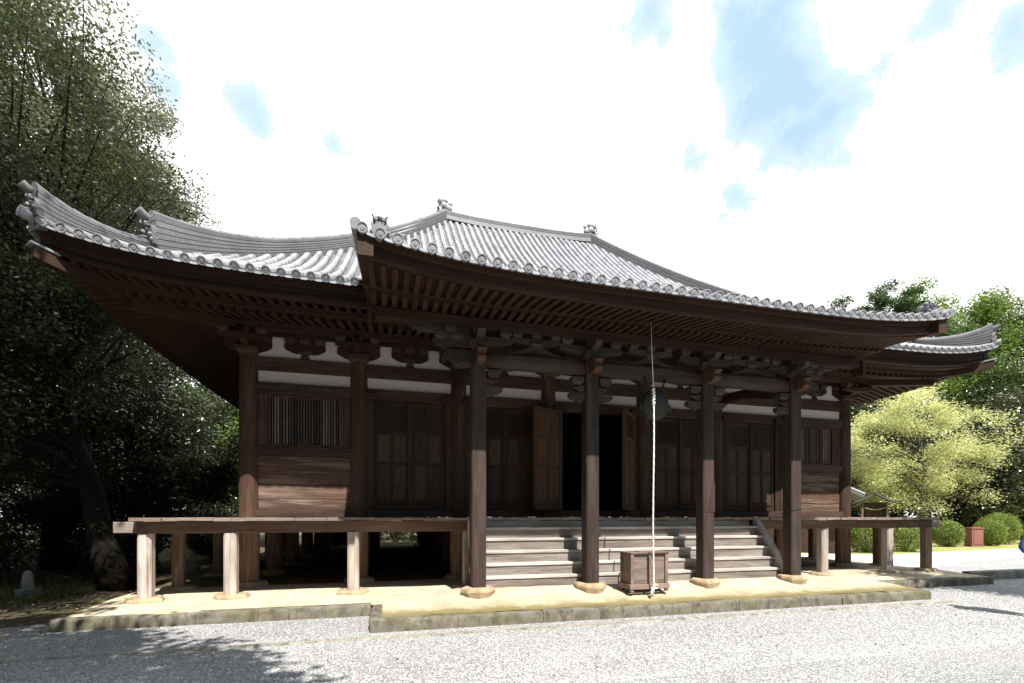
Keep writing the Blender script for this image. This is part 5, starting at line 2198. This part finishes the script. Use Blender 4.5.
def small_shrine():
    o = thing('small_shrine', 'small open wooden shrine with a thin gabled roof beyond the veranda', 'shrine', (25.2, 19.4, 0), rz=R(-50))
    o.scale = (.72, .72, .96)
    def add(name, mb, m, bev=.0, smooth=False):
        q = mb.build(name, M[m], o, bevel=bev, smooth=smooth, angle=40 if smooth else None)
        return q
    mb = MB()
    mb.box(-.95, .95, -.75, .75, -.02, .55)
    add('stone_base', mb, 'kerb_grey', .02)
    for x in (-.72, .72):
        for y in (-.55, .55):
            mb = MB()
            mb.box(x - .06, x + .06, y - .06, y + .06, .551, 2.45)
            add('post', mb, 'post_brown', .006)
    mb = MB()
    mb.box(-.66, .66, .45, .49, .8, 2.4)
    mb.box(-.74, -.70, -.49, .49, .8, 2.4)
    mb.box(.70, .74, -.49, .49, .8, 2.4)
    add('wall', mb, 'post_brown')
    mb = MB()
    mb.box(-.80, .80, -.62, .62, .74, .80)
    add('floor', mb, 'deck', .005)
    mb = MB()
    mb.box(-.80, .80, -.59, -.51, 2.36, 2.48)
    mb.box(-.80, .80, .51, .59, 2.36, 2.48)
    add('beam', mb, 'grey_x', .005)
    mb = MB()
    roof_gable(mb, 1.25, -.95, .95, 3.05, 2.52)
    mb.box(-.09, .09, -1.0, 1.0, 3.03, 3.16)
    add('roof', mb, 'tile_dark', 0, True)
    mb = MB()
    mb.box(-.4, .4, -.1, .2, .801, 1.25)
    mb.prism([(-.5, 1.25), (.5, 1.25), (0, 1.55)], -.15, .25)
    add('altar', mb, 'dark')
    mb = MB()
    mb.tube([(-.60, -.60, 2.2), (-.2, -.60, 2.1), (.2, -.60, 2.1), (.60, -.60, 2.2)], [.025, .04, .04, .025], 8)
    add('straw_rope', mb, 'base_stone', 0, True)


small_shrine()


def hut():
    o = thing('outbuilding', 'outbuilding with a broad pale grey roof behind the small shrine', 'outbuilding', (19.4, 19.0, 0), rz=R(42))
    mb = MB()
    mb.box(-2.2, 2.2, -1.8, 1.8, 0, 2.5)
    mb.build('wall', M['wall_x'], o)
    mb = MB()
    for k in range(-1, 2):
        mb.box(k * 1.35 - .5, k * 1.35 + .5, -1.84, -1.802, .2, 2.1)
    mb.build('door', M['door_p'], o)
    mb = MB()
    for s in (-1, 1):
        rings = []
        for k in range(7):
            t = k / 6
            y = s * 2.7 * t
            z = 4.3 - 1.75 * (1.25 * t - .25 * t * t)
            rings.append([(-2.9, y, z), (2.9, y, z), (2.9, y, z - .12), (-2.9, y, z - .12)])
        mb.loft(rings)
    for k in range(25):
        x = -2.8 + 5.6 * k / 24
        for s in (-1, 1):
            mb.tube([(x, s * 2.7 * t, 4.33 - 1.75 * (1.25 * t - .25 * t * t)) for t in (0, .33, .66, 1)], [.055] * 4, 6)
    mb.box(-2.95, 2.95, -.15, .15, 4.28, 4.55)
    mb.build('roof', M['tile_dark'], o, smooth=True, angle=40)


hut()


def person():
    """visitor at the right border of the picture, blue jacket, hand on hip; only the elbow side shows"""
    o = thing('person', 'person in a blue jacket and grey trousers half cut off by the right border', 'person', (10.14, 5.08, 0), rz=R(-20))
    skin = plain('skin', (0.55, 0.36, 0.27), .55, 0, .06)
    blue = plain('blue_cloth', (0.05, 0.075, 0.26), .85, 0, .2, 30)
    grey = plain('grey_cloth', (0.30, 0.30, 0.32), .85, 0, .15, 30)
    white = plain('white_shoe', (0.75, 0.75, 0.74), .6, 0, .05)
    hair = plain('dark_hair', (0.02, 0.016, 0.014), .5)
    cap_m = white

    def skinned(name, verts, edges, radii, m, root=0, sub=2):
        me = bpy.data.meshes.new(name)
        me.from_pydata(verts, edges, [])
        q = bpy.data.objects.new(name, me)
        C.objects.link(q)
        q.parent = o
        sk = q.modifiers.new('skin', 'SKIN')
        for k, r in enumerate(radii):
            me.skin_vertices[0].data[k].radius = r if isinstance(r, tuple) else (r, r)
        me.skin_vertices[0].data[root].use_root = True
        sb = q.modifiers.new('sub', 'SUBSURF')
        sb.levels = sb.render_levels = sub
        sk.use_smooth_shade = True
        me.materials.append(m)
        return q
    # body: one figure, left side of the frame is the bent right arm (elbow out)
    V = [(0, 0, .92), (0, 0, 1.08), (0, .01, 1.26), (0, .01, 1.38), (0, 0, 1.46), (0, -.015, 1.56), (0, -.02, 1.66),
         (-.10, 0, .88), (-.11, -.01, .48), (-.11, .02, .09), (-.12, -.12, .05),
         (.10, 0, .88), (.11, -.02, .48), (.11, .02, .09), (.12, -.12, .05),
         (-.17, .01, 1.38), (-.30, .05, 1.12), (-.19, -.06, .97), (-.14, -.10, .945),
         (.17, .01, 1.38), (.22, .03, 1.12), (.22, -.03, .88), (.22, -.05, .80)]
    Ed = [(0, 1), (1, 2), (2, 3), (3, 4), (4, 5), (5, 6), (0, 7), (7, 8), (8, 9), (9, 10), (0, 11), (11, 12), (12, 13), (13, 14), (3, 15), (15, 16), (16, 17), (17, 18), (3, 19), (19, 20), (20, 21), (21, 22)]
    Rd = [(.15, .11), (.14, .105), (.155, .11), (.15, .10), .06, (.085, .10), (.07, .085), .085, .06, .042, .035, .085, .06, .042, .035, .06, .042, .034, .03, .06, .042, .034, .03]
    skinned('body', V, Ed, Rd, skin)
    # jacket and trousers follow the body a little proud of it
    jv = [0, 1, 2, 3, 15, 16, 17, 19, 20, 21]
    idx = {v: i for i, v in enumerate(jv)}
    Ej = [(idx[a], idx[b]) for a, b in Ed if a in idx and b in idx]
    rj = [(Rd[v][0] + .025, Rd[v][1] + .025) if isinstance(Rd[v], tuple) else Rd[v] + .018 for v in jv]
    skinned('jacket', [V[v] for v in jv], Ej, rj, blue)
    tv = [0, 7, 8, 9, 11, 12, 13]
    idx = {v: i for i, v in enumerate(tv)}
    Et = [(idx[a], idx[b]) for a, b in Ed if a in idx and b in idx]
    rt = [(.165, .12), .105, .08, .062, .105, .08, .062]
    skinned('trousers', [V[v] for v in tv], Et, rt, grey)
    for s in (-1, 1):
        mb = MB()
        mb.loft([[(s * .115 + w * math.cos(a), -.05 + d * math.sin(a), z) for a in [q * math.pi / 6 for q in range(12)]] for z, w, d in ((0, .05, .135), (.03, .055, .14), (.07, .048, .10), (.10, .045, .06))])
        mb.build('shoe', white, o, smooth=True)
    mb = MB()
    mb.ball((0, .005, 1.68), (.092, .112, .095), 16, 10)
    mb.build('hair', hair, o, smooth=True)
    # face
    mb = MB()
    mb.ball((0, -.118, 1.60), (.014, .022, .02), 8, 5)
    for s in (-1, 1):
        mb.ball((s * .085, 0, 1.61), (.012, .025, .032), 8, 5)
    mb.build('nose_and_ears', skin, o, smooth=True)
    for s in (-1, 1):
        mb = MB()
        mb.ball((s * .034, -.103, 1.63), (.013, .01, .009), 8, 5)
        mb.build('eye', hair, o, smooth=True)
    mb = MB()
    mb.ball((0, -.104, 1.545), (.026, .008, .007), 8, 5)
    mb.build('mouth', plain('lips', (.42, .18, .15), .5), o, smooth=True)
    # fingers
    for bx, by, bz, dx, dy, dz in ((-.14, -.10, .945, .04, -.03, -.035), (.22, -.05, .80, 0, -.01, -.07)):
        for k in range(4):
            mb = MB()
            f = (k - 1.5) * .018
            p = [(bx + (f if dx == 0 else 0), by + (0 if dx == 0 else f * .3), bz + (0 if dx == 0 else f))]
            L = (.9, 1.05, 1.0, .8)[k]
            for q in (.4, .75, 1.0):
                p.append((p[0][0] + dx * q * L * 1.4, p[0][1] + dy * q * L * 1.4 - .01 * q * q, p[0][2] + dz * q * L * 1.4))
            mb.tube(p, [.0095, .009, .0085, .006], 7)
            mb.build('finger', skin, o, smooth=True)
        mb = MB()
        mb.tube([(bx, by, bz), (bx + .02, by - .035, bz - .005), (bx + .035 * (1 if dx else .4), by - .055, bz - .03)], [.012, .011, .008], 7)
        mb.build('thumb', skin, o, smooth=True)


person()
